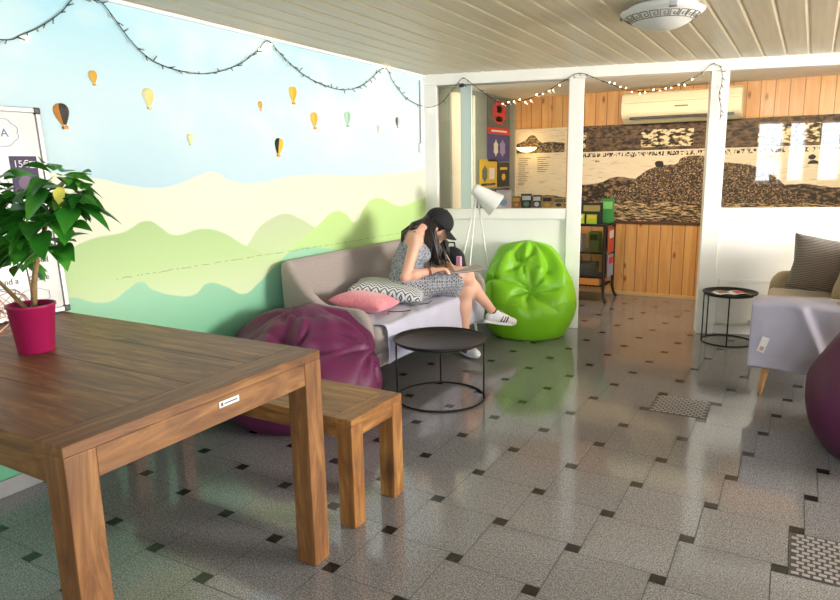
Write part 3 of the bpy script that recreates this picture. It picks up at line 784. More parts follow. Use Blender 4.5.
# ================================================================ FURNITURE
def wood_frame(name, x0, x1, y0, y1, H, leg, apron, rail, mats, label, cat):
    """solid wood table/bench: planked top framed by end rails, flush aprons, four square legs"""
    mx, my, mz = mats
    e = empty(name, (x1, y0, 0), label, cat); X = lambda v: v - x1; Y = lambda v: v - y0
    bm = bmesh.new(); n = 4 if (y1 - y0) > .5 else 2
    ya, yb = y0 + (0 if n == 2 else 0), y1
    for i in range(n):
        a = ya + (yb - ya) * i / n; b = ya + (yb - ya) * (i + 1) / n
        box(bm, X(x0 + rail), X(x1 - rail), Y(a) + (.0004 if i else 0), Y(b), H - .028, H, .0015, 1)
    obj('tabletop' if n == 4 else 'seat', bm, mx, e)
    for a, b in ((x0, x0 + rail), (x1 - rail, x1)):
        bm = bmesh.new(); box(bm, X(a) + .0003, X(b) - .0003, 0, Y(y1), H - .028, H + .0003, .002, 1); obj('end_rail', bm, my, e)
    for a, b in ((x0, x0 + leg), (x1 - leg, x1)):
        for c, d in ((y0, y0 + leg), (y1 - leg, y1)):
            bm = bmesh.new(); box(bm, X(a), X(b), Y(c), Y(d), 0, H - .028, .003, 2); obj('leg', bm, mz, e)
    for c, d in ((y0 + .002, y0 + .028), (y1 - .028, y1 - .002)):
        bm = bmesh.new(); box(bm, X(x0 + leg), X(x1 - leg), Y(c), Y(d), H - .028 - apron, H - .028, .002, 1); obj('apron', bm, mx, e)
    for a, b in ((x0 + .002, x0 + .028), (x1 - .028, x1 - .002)):
        bm = bmesh.new(); box(bm, X(a), X(b), Y(y0 + leg), Y(y1 - leg), H - .028 - apron, H - .028, .002, 1); obj('apron', bm, my, e)
    return e
tb = wood_frame('dining_table', -2.84, -1.383, .775, 1.676, .762, .080, .075, .11, (M['wood_x'], M['wood_y'], M['wood_z']), 'large solid brown wooden table with square legs in the left foreground', 'table')
bm = bmesh.new(); box(bm, -.0005, .0012, .452, .527, .704, .722, .0004, 1); st = obj('maker_sticker', bm, wht, tb)
bm = bmesh.new(); box(bm, .0011, .0015, .458, .466, .708, .718); box(bm, .0011, .0015, .470, .520, .711, .715); obj('sticker_print', bm, flat('sticker_print', 70, 70, 110), st)
wood_frame('bench', -2.78, -1.405, 1.862, 2.215, .440, .072, .05, .09, (M['bwood_x'], M['bwood_y'], M['bwood_z']), 'low honey-brown wooden bench behind the large table', 'bench')

def loveseat(name, loc, rz, fab, legmat, label, W=1.46, D=.72, slim=True):
    e = empty(name, loc, label, 'sofa', None, rz)
    t = .085; r = .13; path = []
    for k in range(13): path.append((D - (D - r - t / 2) * k / 12, t / 2))
    for k in range(1, 8):
        a = -PI / 2 - (PI / 2) * k / 8; path.append((t / 2 + r + r * math.cos(a), t / 2 + r + r * math.sin(a)))
    for k in range(13): path.append((t / 2, t / 2 + r + (W - t - 2 * r) * k / 12))
    for k in range(1, 8):
        a = PI - (PI / 2) * k / 8; path.append((t / 2 + r + r * math.cos(a), W - t / 2 - r + r * math.sin(a)))
    for k in range(13): path.append((t / 2 + r + (D - r - t / 2) * k / 12, W - t / 2))
    path = [Vector((x, y, 0)) for x, y in path]
    def top(x, edge):
        h_ = .555 + (.80 - .555) * (1 - smoothed((x - .06) / .36))
        q = max(0, (x - (D - .11)) / .11); return h_ - .05 * (1 - math.sqrt(max(0, 1 - q * q)))
    bm = bmesh.new(); rings = []; N = len(path)
    for i, p in enumerate(path):
        tn = (path[min(i + 1, N - 1)] - path[max(i - 1, 0)]).normalized(); nr = Vector((tn.y, -tn.x, 0))   # nr points outwards
        nr = -nr if nr.dot(p - Vector((D / 2, W / 2, 0))) < 0 else nr
        H = top(p.x, 0); z0 = .165; hw = t / 2; ring = []
        prof = [(.7, z0), (1.0, z0 + .03), (1.0, .32), (1.0, H - .05), (.88, H - .02), (.45, H - .003), (-.1, H), (-.6, H - .006), (-.92, H - .028), (-1.0, H - .06), (-1.0, .36), (-1.0, z0 + .03), (-.7, z0)]
        endk = 1.0
        if i == 0 or i == N - 1: endk = .45
        for s_, z in prof:
            fl = .022 * smoothed((z - .2) / .5)
            q = p + nr * (s_ * hw * endk + fl); zz = z
            if endk < 1: zz = min(max(z, z0 + .02), H - .035) ; 
            ring.append(bm.verts.new((q.x + (.012 if endk < 1 else 0), q.y, zz)))
        rings.append(ring)
    for A, B in zip(rings, rings[1:]):
        K = len(A)
        for k in range(K): bm.faces.new((A[k], A[(k + 1) % K], B[(k + 1) % K], B[k]))
    bm.faces.new(rings[0]); bm.faces.new(rings[-1][::-1])
    o = obj('shell', bm, fab, e, True); subsurf(o, 1)
    bm = bmesh.new(); box(bm, .05, D - .02, t * .8, W - t * .8, .17, .27, .02, 3); obj('base', bm, fab, e, True)
    bm = bmesh.new(); box(bm, t, D + .0, t + .002, W - t - .002, .272, .435, .035, 4); obj('seat', bm, fab, e, True)
    for x, y in ((.10, .10), (.10, W - .10), (D - .07, .07), (D - .07, W - .07)):
        dx = -.03 if x < .3 else .025; dy = -.02 if y < .5 else .02
        bm = bmesh.new()
        if slim: tube(bm, [(x, y, .18), (x + dx, y + dy, .0)], [.012, .010], 10)
        else: tube(bm, [(x, y, .18), (x + dx, y + dy, .0)], [.021, .013], 14)
        obj('leg', bm, legmat, e, True)
    return e
loveseat('sofa', (-2.875, 3.06, 0), 0, M['sofa'], M['white_metal'], 'grey two-seat sofa with sloping arms against the painted wall', W=1.62)
loveseat('sofa', (.50, 5.66, 0), PI, M['sofa_beige'], M['leg_wood'], 'beige sofa at the right with a lavender throw over its arm', slim=False)

# bed sheet over the grey sofa's seat, hanging over the front
def seat_sheet():
    x0, y0 = -2.875, 3.10
    def fn(u, v):
        y = y0 + .095 + 1.36 * v + .02 * math.sin(u * 9)
        s = u * .86
        wr = .010 * noise.noise(Vector((s * 7, y * 5, 3))) + .007 * math.sin(y * 13 + s * 16 + 2 * noise.noise(Vector((s * 4, y * 3, 1))))
        wr = abs(wr)
        if s < .60: return Vector((x0 + .13 + s, y, .4385 + wr + .006 * v))
        q = s - .60
        if q < .05: a = q / .05 * PI / 2; return Vector((x0 + .73 + .006 + math.sin(a) * .014, y, .4385 + wr * .6 - (1 - math.cos(a)) * .03))
        return Vector((x0 + .75 + wr * .9, y, .408 - (q - .05) * (1.0 + .05 * math.sin(y * 7))))
    bm = bmesh.new(); grid(bm, 60, 90, fn); o = obj('bed_sheet', bm, M['sheet'], None, True); solidify(o, .003)
    tag(o, 'rumpled lavender-grey sheet spread over the seat of the grey sofa', 'sheet')
    for pts in ([(-2.24, 3.40), (-2.28, 3.46), (-2.20, 3.50), (-2.17, 3.56)], [(-2.22, 3.75), (-2.18, 3.80), (-2.20, 3.88)]):
        bm = bmesh.new(); tube(bm, [(x, y, .462) for x, y in pts], .0035, 6); obj('tie_cord', bm, M['ink'], o)
seat_sheet()

def cushion(name, loc, w, h_, th, rot, mat, label, cat='cushion'):
    def fn(u, v, s):
        a, b = u * 2 - 1, v * 2 - 1
        k = (1 - abs(a) ** 2.6) * (1 - abs(b) ** 2.6)
        pin = 1 - .10 * (1 - abs(a)) * (abs(b) ** 3) ; pin2 = 1 - .10 * (1 - abs(b)) * (abs(a) ** 3)
        z = s * th / 2 * max(0, k) ** .5 + .004 * noise.noise(Vector((a * 2.5, b * 2.5, s)))
        return Vector((a * w / 2 * pin2, b * h_ / 2 * pin, z))
    bm = bmesh.new(); grid(bm, 26, 26, lambda u, v: fn(u, v, 1)); grid(bm, 26, 26, lambda u, v: fn(u, v, -1))
    bmesh.ops.remove_doubles(bm, verts=bm.verts, dist=.0045)
    o = obj(name, bm, mat, None, True); o.location = loc; o.rotation_euler = rot
    return tag(o, label, cat)
cushion('cushion', (-2.46, 3.46, .515), .37, .33, .12, (-.06, .10, .15), M['pink'], 'pink knitted cushion lying at the near end of the grey sofa')
def pattern_mat():
    t = NT('white_blue_herringbone'); v = t.coord('Object', (1, 1, 1))
    sp = t.new('ShaderNodeSeparateXYZ'); t.link(v, sp.inputs[0])
    col = t.math('PINGPONG', sp.outputs[0], .03)
    s = t.math('FRACT', t.math('MULTIPLY', t.math('ADD', sp.outputs[1], col), 34))
    tri = t.math('LESS_THAN', s, .42)
    t.link(t.mix(tri, srgb(226, 226, 222), srgb(92, 104, 122)), t.b.inputs['Base Color']); t.b.inputs['Roughness'].default_value = .9
    return t.m
cushion('cushion', (-2.51, 3.83, .525), .54, .38, .13, (.05, .12, .35), pattern_mat(), 'white cushion with a grey-blue herringbone pattern between the pink cushion and the woman')
def cord_mat():
    t = NT('ribbed_taupe_corduroy'); v = t.coord('Object')
    w = t.new('ShaderNodeTexWave', wave_type='BANDS', bands_direction='Y'); t.link(v, w.inputs['Vector']); w.inputs['Scale'].default_value = 26; w.inputs['Distortion'].default_value = 1.0
    t.link(t.mix(w.outputs[1], srgb(80, 70, 62), srgb(140, 126, 112)), t.b.inputs['Base Color']); t.b.inputs['Roughness'].default_value = .95
    t.b.inputs['Sheen Weight'].default_value = .3; t.bump(w.outputs[1], .8, .006); return t.m
cushion('cushion', (.15, 5.42, .63), .50, .42, .15, (math.radians(66), math.radians(7), .05), cord_mat(), 'ribbed grey-brown cushion leaning on the far arm of the beige sofa')
cushion('cushion', (.33, 5.10, .60), .40, .36, .13, (math.radians(72), 0, -.9), M['sofa_beige'], 'plain beige cushion cut by the right edge of the picture')

# throw over the near arm of the beige sofa
def throw():
    y0 = 4.20
    def fn(u, v):
        x = -.245 + .62 * u; s = v * .74
        w = .009 * math.sin(x * 22 + s * 7 + 3 * noise.noise(Vector((x * 3, s * 3, 7)))) + .016 * noise.noise(Vector((x * 6, s * 5, 2)))
        fold = .024 * math.exp(-((x + .02 - .35 * (s - .2)) / .03) ** 2) * smoothed((s - .12) / .1)
        drop = .016 * (1 - smoothed((x + .245) / .05))
        if s < .20: return Vector((x, y0 + .23 - s, .592 + w * .3 + (.0 if s > .12 else -(.12 - s) * .5) - drop))
        if s < .26: a = (s - .20) / .06 * PI / 2; return Vector((x, y0 + .03 - math.sin(a) * .058, .592 - (1 - math.cos(a)) * .038 + w * .3 - drop * .6))
        return Vector((x, y0 - .030 + w * .4 - fold, .552 - (s - .26) * (.75 + .08 * u)))
    bm = bmesh.new(); grid(bm, 60, 60, fn); o = obj('throw_blanket', bm, M['sheet_dark'], None, True); solidify(o, .005)
    tag(o, 'lavender-grey throw draped over the near arm of the beige sofa', 'blanket')
    bm = bmesh.new(); box(bm, -.190, -.152, y0 - .058, y0 - .055, .285, .375, mtx=Matrix.Translation((-.17, 0, .33)) @ Matrix.Rotation(.28, 4, 'Y') @ Matrix.Translation((.17, 0, -.33))); l = obj('care_label', bm, wht, o); 
    bm = bmesh.new(); box(bm, -.180, -.160, y0 - .0585, y0 - .058, .295, .32, mtx=Matrix.Translation((-.17, 0, .33)) @ Matrix.Rotation(.28, 4, 'Y') @ Matrix.Translation((.17, 0, -.33))); obj('label_print', bm, flat('label_rose', 200, 150, 150), l)
    bm = bmesh.new(); tube(bm, [(-.245 + .62 * .93, y0 - .038, .552), (-.245 + .62 * .93, y0 - .040, .30)], .004, 6); obj('stitched_hem', bm, wht, o)
throw()

# ---- bean bags
def bean(name, loc, rx, ry, H, peak, dents, mat, label, rz=0.0, belly=.36, low=1.0, fold=1.0, nU=120, nV=80, seed=0, pw=.62):
    e = Vector(loc)
    def fn(u, v):
        a = u * 2 * PI; t = v
        z = H * t
        # profile: broad belly, rounded base, narrowing to the peak
        if t < belly: q = (belly - t) / belly; r = math.sqrt(max(0, 1 - (q ** 2.4) * .42)) if t > 0 else .762
        else: q = (t - belly) / (1 - belly); r = max(0, 1 - q ** 1.75) ** pw
        sk = smoothed((t - .25) / .75)
        x = rx * r * math.cos(a) + peak[0] * sk; y = ry * r * math.sin(a) + peak[1] * sk
        g = smoothed((t - .42) / .5) * fold
        cr = .022 * math.sin(7 * a + 3 * t + seed) + .016 * math.sin(11 * a - 5 * t + seed * 2)
        cr += .03 * noise.noise(Vector((math.cos(a) * 2.2 + seed, math.sin(a) * 2.2, t * 2.5)))
        rad = Vector((math.cos(a), math.sin(a), 0))
        p = Vector((x, y, z)) + rad * cr * g * (1 - smoothed((t - .93) / .07))
        p += rad * .010 * noise.noise(Vector((x * 6, y * 6, z * 6 + seed))) * low
        for (c, amt, s, k, ph) in dents:
            c = Vector(c); d = p - c; dd = d.length; w = math.exp(-(dd / s) ** 2)
            n = Vector((c.x, c.y, .25)).normalized()
            b1 = n.cross(Vector((0, 0, 1))).normalized(); b2 = b1.cross(n)
            ang = math.atan2(d.dot(b2), d.dot(b1))
            ridge = (abs(math.sin(k * ang / 2 + ph + dd * 5)) ** .6 - .5) * .05 * math.exp(-(dd / (s * 1.5)) ** 2) * min(1, dd / .05)
            p -= n * (amt * w) ; p += n * ridge * fold
        p.z = max(0.004, p.z)
        return p
    bm = bmesh.new(); V = grid(bm, nU, nV, fn, True)
    bm.faces.new([V[i][0] for i in range(nU)][::-1])
    bmesh.ops.remove_doubles(bm, verts=bm.verts, dist=.0015)
    o = obj(name, bm, mat, None, True); o.location = e; o.rotation_euler = (0, 0, rz)
    return tag(o, label, 'bean bag'), fn
o, fn = bean('bean_bag', (-1.945, 5.045, 0), .385, .34, .76, (-.05, .12), [((.12, -.20, .45), .15, .15, 7, .4), ((.0, -.10, .62), .05, .12, 5, 1.0), ((-.22, -.16, .45), .02, .16, 4, .3)], M['green_bag'],
     'bright lime green bean bag chair in front of the partition', belly=.40, seed=1, pw=.55, fold=1.35)
bm = bmesh.new(); tube(bm, [fn(k / 60, .40) + Vector((0, 0, .0)) for k in range(60)], .0035, 6, True); obj('seam_piping', bm, M['green_bag'], o)
o, fn = bean('bean_bag', (-2.42, 2.73, 0), .47, .44, .585, (-.06, .16), [((.36, .16, .34), .02, .14, 7, .2), ((.16, -.20, .50), .07, .16, 5, .2), ((-.1, .05, .6), .03, .15, 4, 1.)], M['purple_bag'],
     'sprawling plum purple bean bag between the bench and the grey sofa', belly=.36, seed=5, fold=1.3, pw=.52)
bm = bmesh.new(); lathe(bm, [(0, .10), (.03, .085), (.055, .04), (.045, 0), (.07, -.05), (.10, -.08)], 20, mtx=Matrix.Translation((.33, .14, .27)) @ Matrix.Rotation(1.1, 4, 'Y'))
for v in bm.verts: v.co += v.co.normalized() * .012 * math.sin(9 * math.atan2(v.co.y - .14, v.co.z - .27))
obj('gathered_corner', bm, M['purple_bag'], o, True)
bean('bean_bag', (.47, 3.62, 0), .43, .42, .78, (.10, .10), [], M['purple_dark'], 'dark aubergine bean bag cut by the right edge beside the beige sofa', belly=.42, seed=9, fold=.5)

# ---- coffee table and side table
def tray_table(loc, r, H, label, rods, foot, seed_rot=0.0, rim=.018):
    e = empty('coffee_table' if r > .22 else 'side_table', loc, label, 'table', None, seed_rot)
    bm = bmesh.new(); lathe(bm, [(0, H - rim), (r * .93, H - rim), (r * .965, H - rim * .7), (r, H), (r + .003, H - .001), (r * .975, H - rim * .9), (r * .94, H - rim - .004), (0, H - rim - .004)], 72)
    obj('tray', bm, M['tray_metal'], e, True)
    bm = bmesh.new(); tube(bm, [(r * math.cos(k * PI / 36), r * math.sin(k * PI / 36), H) for k in range(72)], .0038, 6, True); obj('tray_rim', bm, M['black_metal'], e, True)
    bm = bmesh.new(); tube(bm, [(r * .97 * math.cos(k * PI / 36), r * .97 * math.sin(k * PI / 36), foot) for k in range(72)], foot, 8, True); obj('foot_ring', bm, M['black_metal'], e, True)
    for a in rods:
        bm = bmesh.new(); c, s = math.cos(a) * r * .965, math.sin(a) * r * .965; tube(bm, [(c, s, .006), (c, s, H - rim)], .0052, 8); obj('leg', bm, M['black_metal'], e, True)
    return e
tray_table((-1.837, 3.335, 0), .272, .368, 'low round black metal tray table in front of the grey sofa', [math.radians(d) for d in (18, 118, 205)], .006)
tray_table((-.478, 5.475, 0), .192, .392, 'small round black side table beside the beige sofa', [math.radians(d) for d in (28, 150, 200, 275)], .005)
e = empty('magazine', (-.47, 5.47, .3745), 'open magazine with reddish pictures lying on the small side table', 'magazine', None, .5)
bm = bmesh.new(); grid(bm, 16, 3, lambda u, v: Vector((-.12 + .24 * u, -.07 + .14 * v, .003 + .012 * abs(math.sin(u * 2 * PI)) ** .7))); o = obj('pages', bm, M['paper'], e, True); solidify(o, .002)
bm = bmesh.new(); grid(bm, 8, 3, lambda u, v: Vector((.02 + .08 * u, -.05 + .10 * v, .0055 + .012 * abs(math.sin((.58 + u / 3) * 2 * PI)) ** .7))); obj('red_picture', bm, flat('picture_red', 190, 70, 60), e)
bm = bmesh.new(); grid(bm, 8, 3, lambda u, v: Vector((-.10 + .08 * u, -.04 + .09 * v, .0055 + .012 * abs(math.sin((.08 + u / 3) * 2 * PI)) ** .7))); obj('brown_picture', bm, flat('picture_brown', 140, 100, 76), e)
# plug and lead on the partition behind the side table
e = empty('power_plug', (-.345, 5.75, .05), 'white plug and curly lead on the partition beside the small side table', 'plug')
bm = bmesh.new(); box(bm, -.012, .012, -.03, .005, .03, .08, .006, 2); obj('plug', bm, M['trim_white'], e)
bm = bmesh.new(); tube(bm, [(.004 * math.sin(k * 1.3), -.02 + .004 * math.cos(k * 1.3), .08 + k * .006) for k in range(14)], .003, 6); obj('lead', bm, M['trim_white'], e)

# ---- tripod floor lamp
e = empty('floor_lamp', (-2.37, 4.93, 0), 'white tripod floor lamp with conical metal shade between sofa and partition', 'lamp')
apex = Vector((.03, -.03, 1.13))
for q in ((-.16, -.06), (-.02, -.13), (.07, .17)):
    bm = bmesh.new(); tube(bm, [(apex.x + q[0] * .05, apex.y + q[1] * .05, apex.z), (q[0] * 1.35, q[1] * 1.35, 0)], [.008, .006], 8); obj('leg', bm, M['white_metal'], e, True)
bm = bmesh.new(); tube(bm, [apex + Vector((0, 0, -.05)), apex + Vector((0, 0, .05))], .011, 10); obj('joint', bm, M['chrome'], e, True)
d = (Vector((.86, .50, 0)) * .80 - Vector((0, 0, .62))).normalized()
mt = Matrix.Translation(apex + Vector((0, 0, .045))) @ d.to_track_quat('Z', 'Y').to_matrix().to_4x4()
bm = bmesh.new(); lathe(bm, [(0, -.035), (.040, -.034), (.047, -.02), (.050, .0), (.098, .195), (.1, .2), (.096, .197), (.046, .0), (0, -.005)], 48, mtx=mt); obj('lamp_shade', bm, M['white_metal'], e, True)
bm = bmesh.new(); lathe(bm, [(0, .02), (.02, .03), (.03, .06), (.028, .08), (.015, .1), (0, .105)], 20, mtx=mt); obj('light_bulb', bm, M['frost'], e, True)

# ---- ceiling light with the Greek key border
e = empty('ceiling_light', (-.735, 3.73, 2.142), 'round frosted glass ceiling light with a grey Greek key border', 'ceiling light')
RL = .205
bm = bmesh.new(); lathe(bm, [(0, 0), (RL - .035, 0), (RL - .03, -.02), (0, -.02)], 64); obj('base_plate', bm, M['trim_white'], e, True)
def bowl(r): return -.030 - .085 * (1 - (r / RL) ** 2.2)
bm = bmesh.new(); pr = [(RL * k / 14, bowl(RL * k / 14)) for k in range(15)]; lathe(bm, pr + [(RL + .002, -.024), (RL - .01, -.022)], 64); obj('glass_bowl', bm, M['frost'], e, True)
bm = bmesh.new(); NK = 22; key = [(0, 0), (0, 1), (.78, 1), (.78, .28), (.36, .28), (.36, .62), (.55, .62)]
for k in range(NK):
    for (a, b), (c, dd) in zip(key, key[1:]):
        P = []
        for s in range(4):
            uu = a + (c - a) * s / 3; vv = b + (dd - b) * s / 3; r = RL * (.72 + .17 * vv); an = (k + uu) / NK * 2 * PI
            P.append((r * math.cos(an), r * math.sin(an), bowl(r) - .0015))
        tube(bm, P, .0022, 4)
    P = []
    for s in range(5):
        an = (k + s / 4) / NK * 2 * PI; r = RL * .72; P.append((r * math.cos(an), r * math.sin(an), bowl(r) - .0015))
    tube(bm, P, .0022, 4)
obj('greek_key_border', bm, flat('key_grey', 128, 118, 104, .5), e)
for k in range(3):
    a = math.radians(-65 + 120 * k); c, s = math.cos(a), math.sin(a); rm = Matrix.Rotation(a, 4, 'Z')
    bm = bmesh.new(); box(bm, RL - .035, RL + .008, -.017, .017, -.046, -.038, .002, 1, mtx=rm); box(bm, RL + .003, RL + .008, -.017, .017, -.046, .0, .002, 1, mtx=rm); obj('clip', bm, M['chrome'], e)

# ---- paper hot-air balloons on the painted wall
def balloon(y, z, hgt, colA, colB, label, ln=0.0):
    e = empty('paper_balloon', (WX, y, z), label, 'balloon decoration', 'paper hot-air balloons on the painted wall'); e.rotation_euler = (ln, 0, 0)
    ca, cb = flat('paper_main', *colA), flat('paper_side', *colB)
    prof = [(0, .5), (.14, .485), (.25, .42), (.31, .31), (.32, .18), (.28, .04), (.20, -.12), (.12, -.26), (.10, -.30)]
    # half-relief envelope built of folded paper petals
    for i, (a0, a1) in enumerate(((0, 60), (60, 120), (120, 180))):
        bm = bmesh.new(); rows = []
        for r, zz in prof:
            row = []
            for s in range(5):
                a = math.radians(a0 + (a1 - a0) * s / 4 - 90); bulge = 1 - .10 * math.sin(PI * s / 4)
                row.append(bm.verts.new((max(.002, r * math.cos(a) * hgt * .55 * bulge + .002), r * math.sin(a) * hgt * bulge, zz * hgt)))
            rows.append(row)
        for A, B in zip(rows, rows[1:]):
            for s in range(4):
                try: bm.faces.new((A[s], A[s + 1], B[s + 1], B[s]))
                except ValueError: pass
        o = obj('envelope_petal', bm, ca if i != 0 else cb, e); solidify(o, .001)
    bm = bmesh.new(); box(bm, .001, hgt * .12, -hgt * .10, hgt * .10, -hgt * .47, -hgt * .35, hgt * .01, 1); obj('basket', bm, ca if sum(colA) > 200 else cb, e)
    bm = bmesh.new(); box(bm, .004, hgt * .05, -hgt * .07, -hgt * .055, -hgt * .36, -hgt * .28); box(bm, .004, hgt * .05, hgt * .055, hgt * .07, -hgt * .36, -hgt * .28); obj('rope', bm, cb, e)
balloon(1.82, 1.61, .115, (52, 44, 36), (214, 140, 62), 'dark brown and orange paper balloon nearest the whiteboard', .12)
balloon(1.99, 1.79, .068, (222, 162, 46), (236, 190, 90), 'small orange paper balloon, highest on the left of the wall', .05)
balloon(2.28, 1.72, .105, (226, 212, 128), (240, 232, 176), 'large pale yellow paper balloon below the first light swag')
balloon(2.52, 1.53, .062, (222, 218, 150), (236, 232, 190), 'small pale yellow paper balloon below the large pale one')
balloon(3.07, 1.74, .058, (214, 160, 60), (230, 186, 96), 'small ochre paper balloon left of the tall orange one', .1)
balloon(3.37, 1.825, .112, (232, 172, 36), (246, 204, 80), 'tall orange-yellow paper balloon, highest in the middle of the wall')
balloon(3.57, 1.68, .112, (236, 170, 44), (244, 200, 90), 'orange-yellow paper balloon right of and below the tall one', .05)
balloon(3.21, 1.50, .118, (244, 192, 30), (40, 36, 30), 'yellow paper balloon with a black side, lowest on the wall', -.2)
balloon(3.94, 1.71, .108, (156, 200, 164), (190, 222, 196), 'green paper balloon right of the orange ones')
balloon(4.33, 1.66, .055, (200, 206, 180), (218, 222, 206), 'tiny pale grey-green paper balloon right of the green one')
balloon(4.61, 1.72, .085, (190, 196, 196), (90, 96, 98), 'slim white and grey paper balloon nearest the partition')

# ---- string lights
def lights(name, pts, label, nb, glow, seed):
    rnd = random.Random(seed)
    e = empty(name, pts[0], label, 'string lights', 'fairy light strings'); o0 = Vector(pts[0])
    P = [Vector(p) - o0 for p in pts]
    # smooth through the points
    S = []
    for i in range(len(P) - 1):
        p0, p1, p2, p3 = P[max(i - 1, 0)], P[i], P[i + 1], P[min(i + 2, len(P) - 1)]
        for k in range(5):
            t = k / 5; S.append(.5 * ((2 * p1) + (p2 - p0) * t + (2 * p0 - 5 * p1 + 4 * p2 - p3) * t * t + (3 * p1 - p0 - 3 * p2 + p3) * t ** 3))
    S.append(P[-1])
    bm = bmesh.new(); tube(bm, S, .0024, 5); obj('cable', bm, M['black_metal'], e)
    cum = [0]
    for a, b in zip(S, S[1:]): cum.append(cum[-1] + (b - a).length)
    mesh_h = mesh_b = mesh_d = None
    for i in range(nb):
        s = cum[-1] * (i + .5) / nb; k = max(j for j in range(len(cum)) if cum[j] <= s); k = min(k, len(S) - 2)
        p = S[k].lerp(S[k + 1], (s - cum[k]) / max(1e-6, cum[k + 1] - cum[k]))
        if mesh_h is None:
            bm = bmesh.new(); tube(bm, [(0, 0, 0), (0, 0, .016)], .0028, 6); h0 = obj('bulb_holder', bm, M['black_metal'], e); mesh_h = h0.data
            bm = bmesh.new(); lathe(bm, [(0, .016), (.0035, .018), (.0042, .023), (.003, .029), (0, .032)], 8); h1 = obj('bulb', bm, M['bulb'], h0, True); mesh_b = h1.data
            mesh_d = mesh_b.copy(); mesh_d.materials.clear(); mesh_d.materials.append(M['bulb_dim'])
        else:
            h0 = bpy.data.objects.new('bulb_holder', mesh_h); COL.objects.link(h0); h0.parent = e
            h1 = bpy.data.objects.new('bulb', mesh_b if glow(p + o0) else mesh_d); COL.objects.link(h1); h1.parent = h0
        dr = Vector((rnd.uniform(.2, .8), rnd.uniform(-.9, .9), rnd.uniform(-1, .6))).normalized()
        h0.location = p; h0.rotation_euler = dr.to_track_quat('Z', 'Y').to_euler()
    return e
WLx = WX + .012
def wl(l): return [(WLx, y, z) for y, z in l]
lights('string_lights', wl([(1.3, 1.90), (1.595, 1.899), (1.679, 1.931), (1.77, 1.981), (1.868, 2.055), (1.931, 2.12), (2.0, 2.13), (2.059, 2.135), (2.114, 2.086), (2.208, 1.98), (2.314, 1.911), (2.462, 1.88), (2.662, 1.882), (2.888, 1.95), (3.057, 2.048), (3.157, 2.125), (3.273, 2.059), (3.454, 1.973), (3.653, 1.924), (3.895, 1.907), (4.14, 1.964), (4.427, 2.115), (4.549, 2.025), (4.738, 1.92), (4.98, 1.872)]),
       'dark fairy light cable hanging in swags along the top of the painted wall', 84, lambda p: abs(p.y - 3.15) < .06 or abs(p.y - 4.42) < .05 or (p.y < 1.75 and (p.y * 40) % 1 < .3), 1)
def pl(l): return [tuple(PM @ Vector((s, -.056, z))) for s, z in l]
lights('string_lights', pl([(-1.285, 1.867), (-1.228, 1.865), (-1.141, 1.902), (-1.055, 1.994), (-.978, 2.077), (-.936, 2.075), (-.82, 1.983), (-.655, 1.875), (-.492, 1.88), (-.293, 1.943), (-.138, 2.027), (-.023, 2.074), (.131, 2.013), (.253, 1.962), (.345, 1.925), (.551, 1.911), (.75, 1.967), (.861, 2.02), (.941, 2.087), (1.005, 2.055), (1.019, 1.954), (1.004, 1.861), (1.024, 1.765), (1.022, 1.677)]),
       'fairy light cable with glowing bulbs looped across the partition beam', 62, lambda p: -2.3 < p.x < -.8 and p.z < 2.0, 2)
o = empty('cable_clip', PM @ Vector((-.975, -.05, 2.03)), 'small black clip holding the fairy lights over the left window', 'clip')
bm = bmesh.new(); box(bm, -.022, .022, -.012, .004, -.018, .012, .005, 2); obj('clamp', bm, M['dark_plastic'], o)
bm = bmesh.new(); tube(bm, [(.02, -.004, 0), (.035, -.006, -.006), (.045, -.004, -.02)], .003, 6); obj('hook', bm, M['dark_plastic'], o)

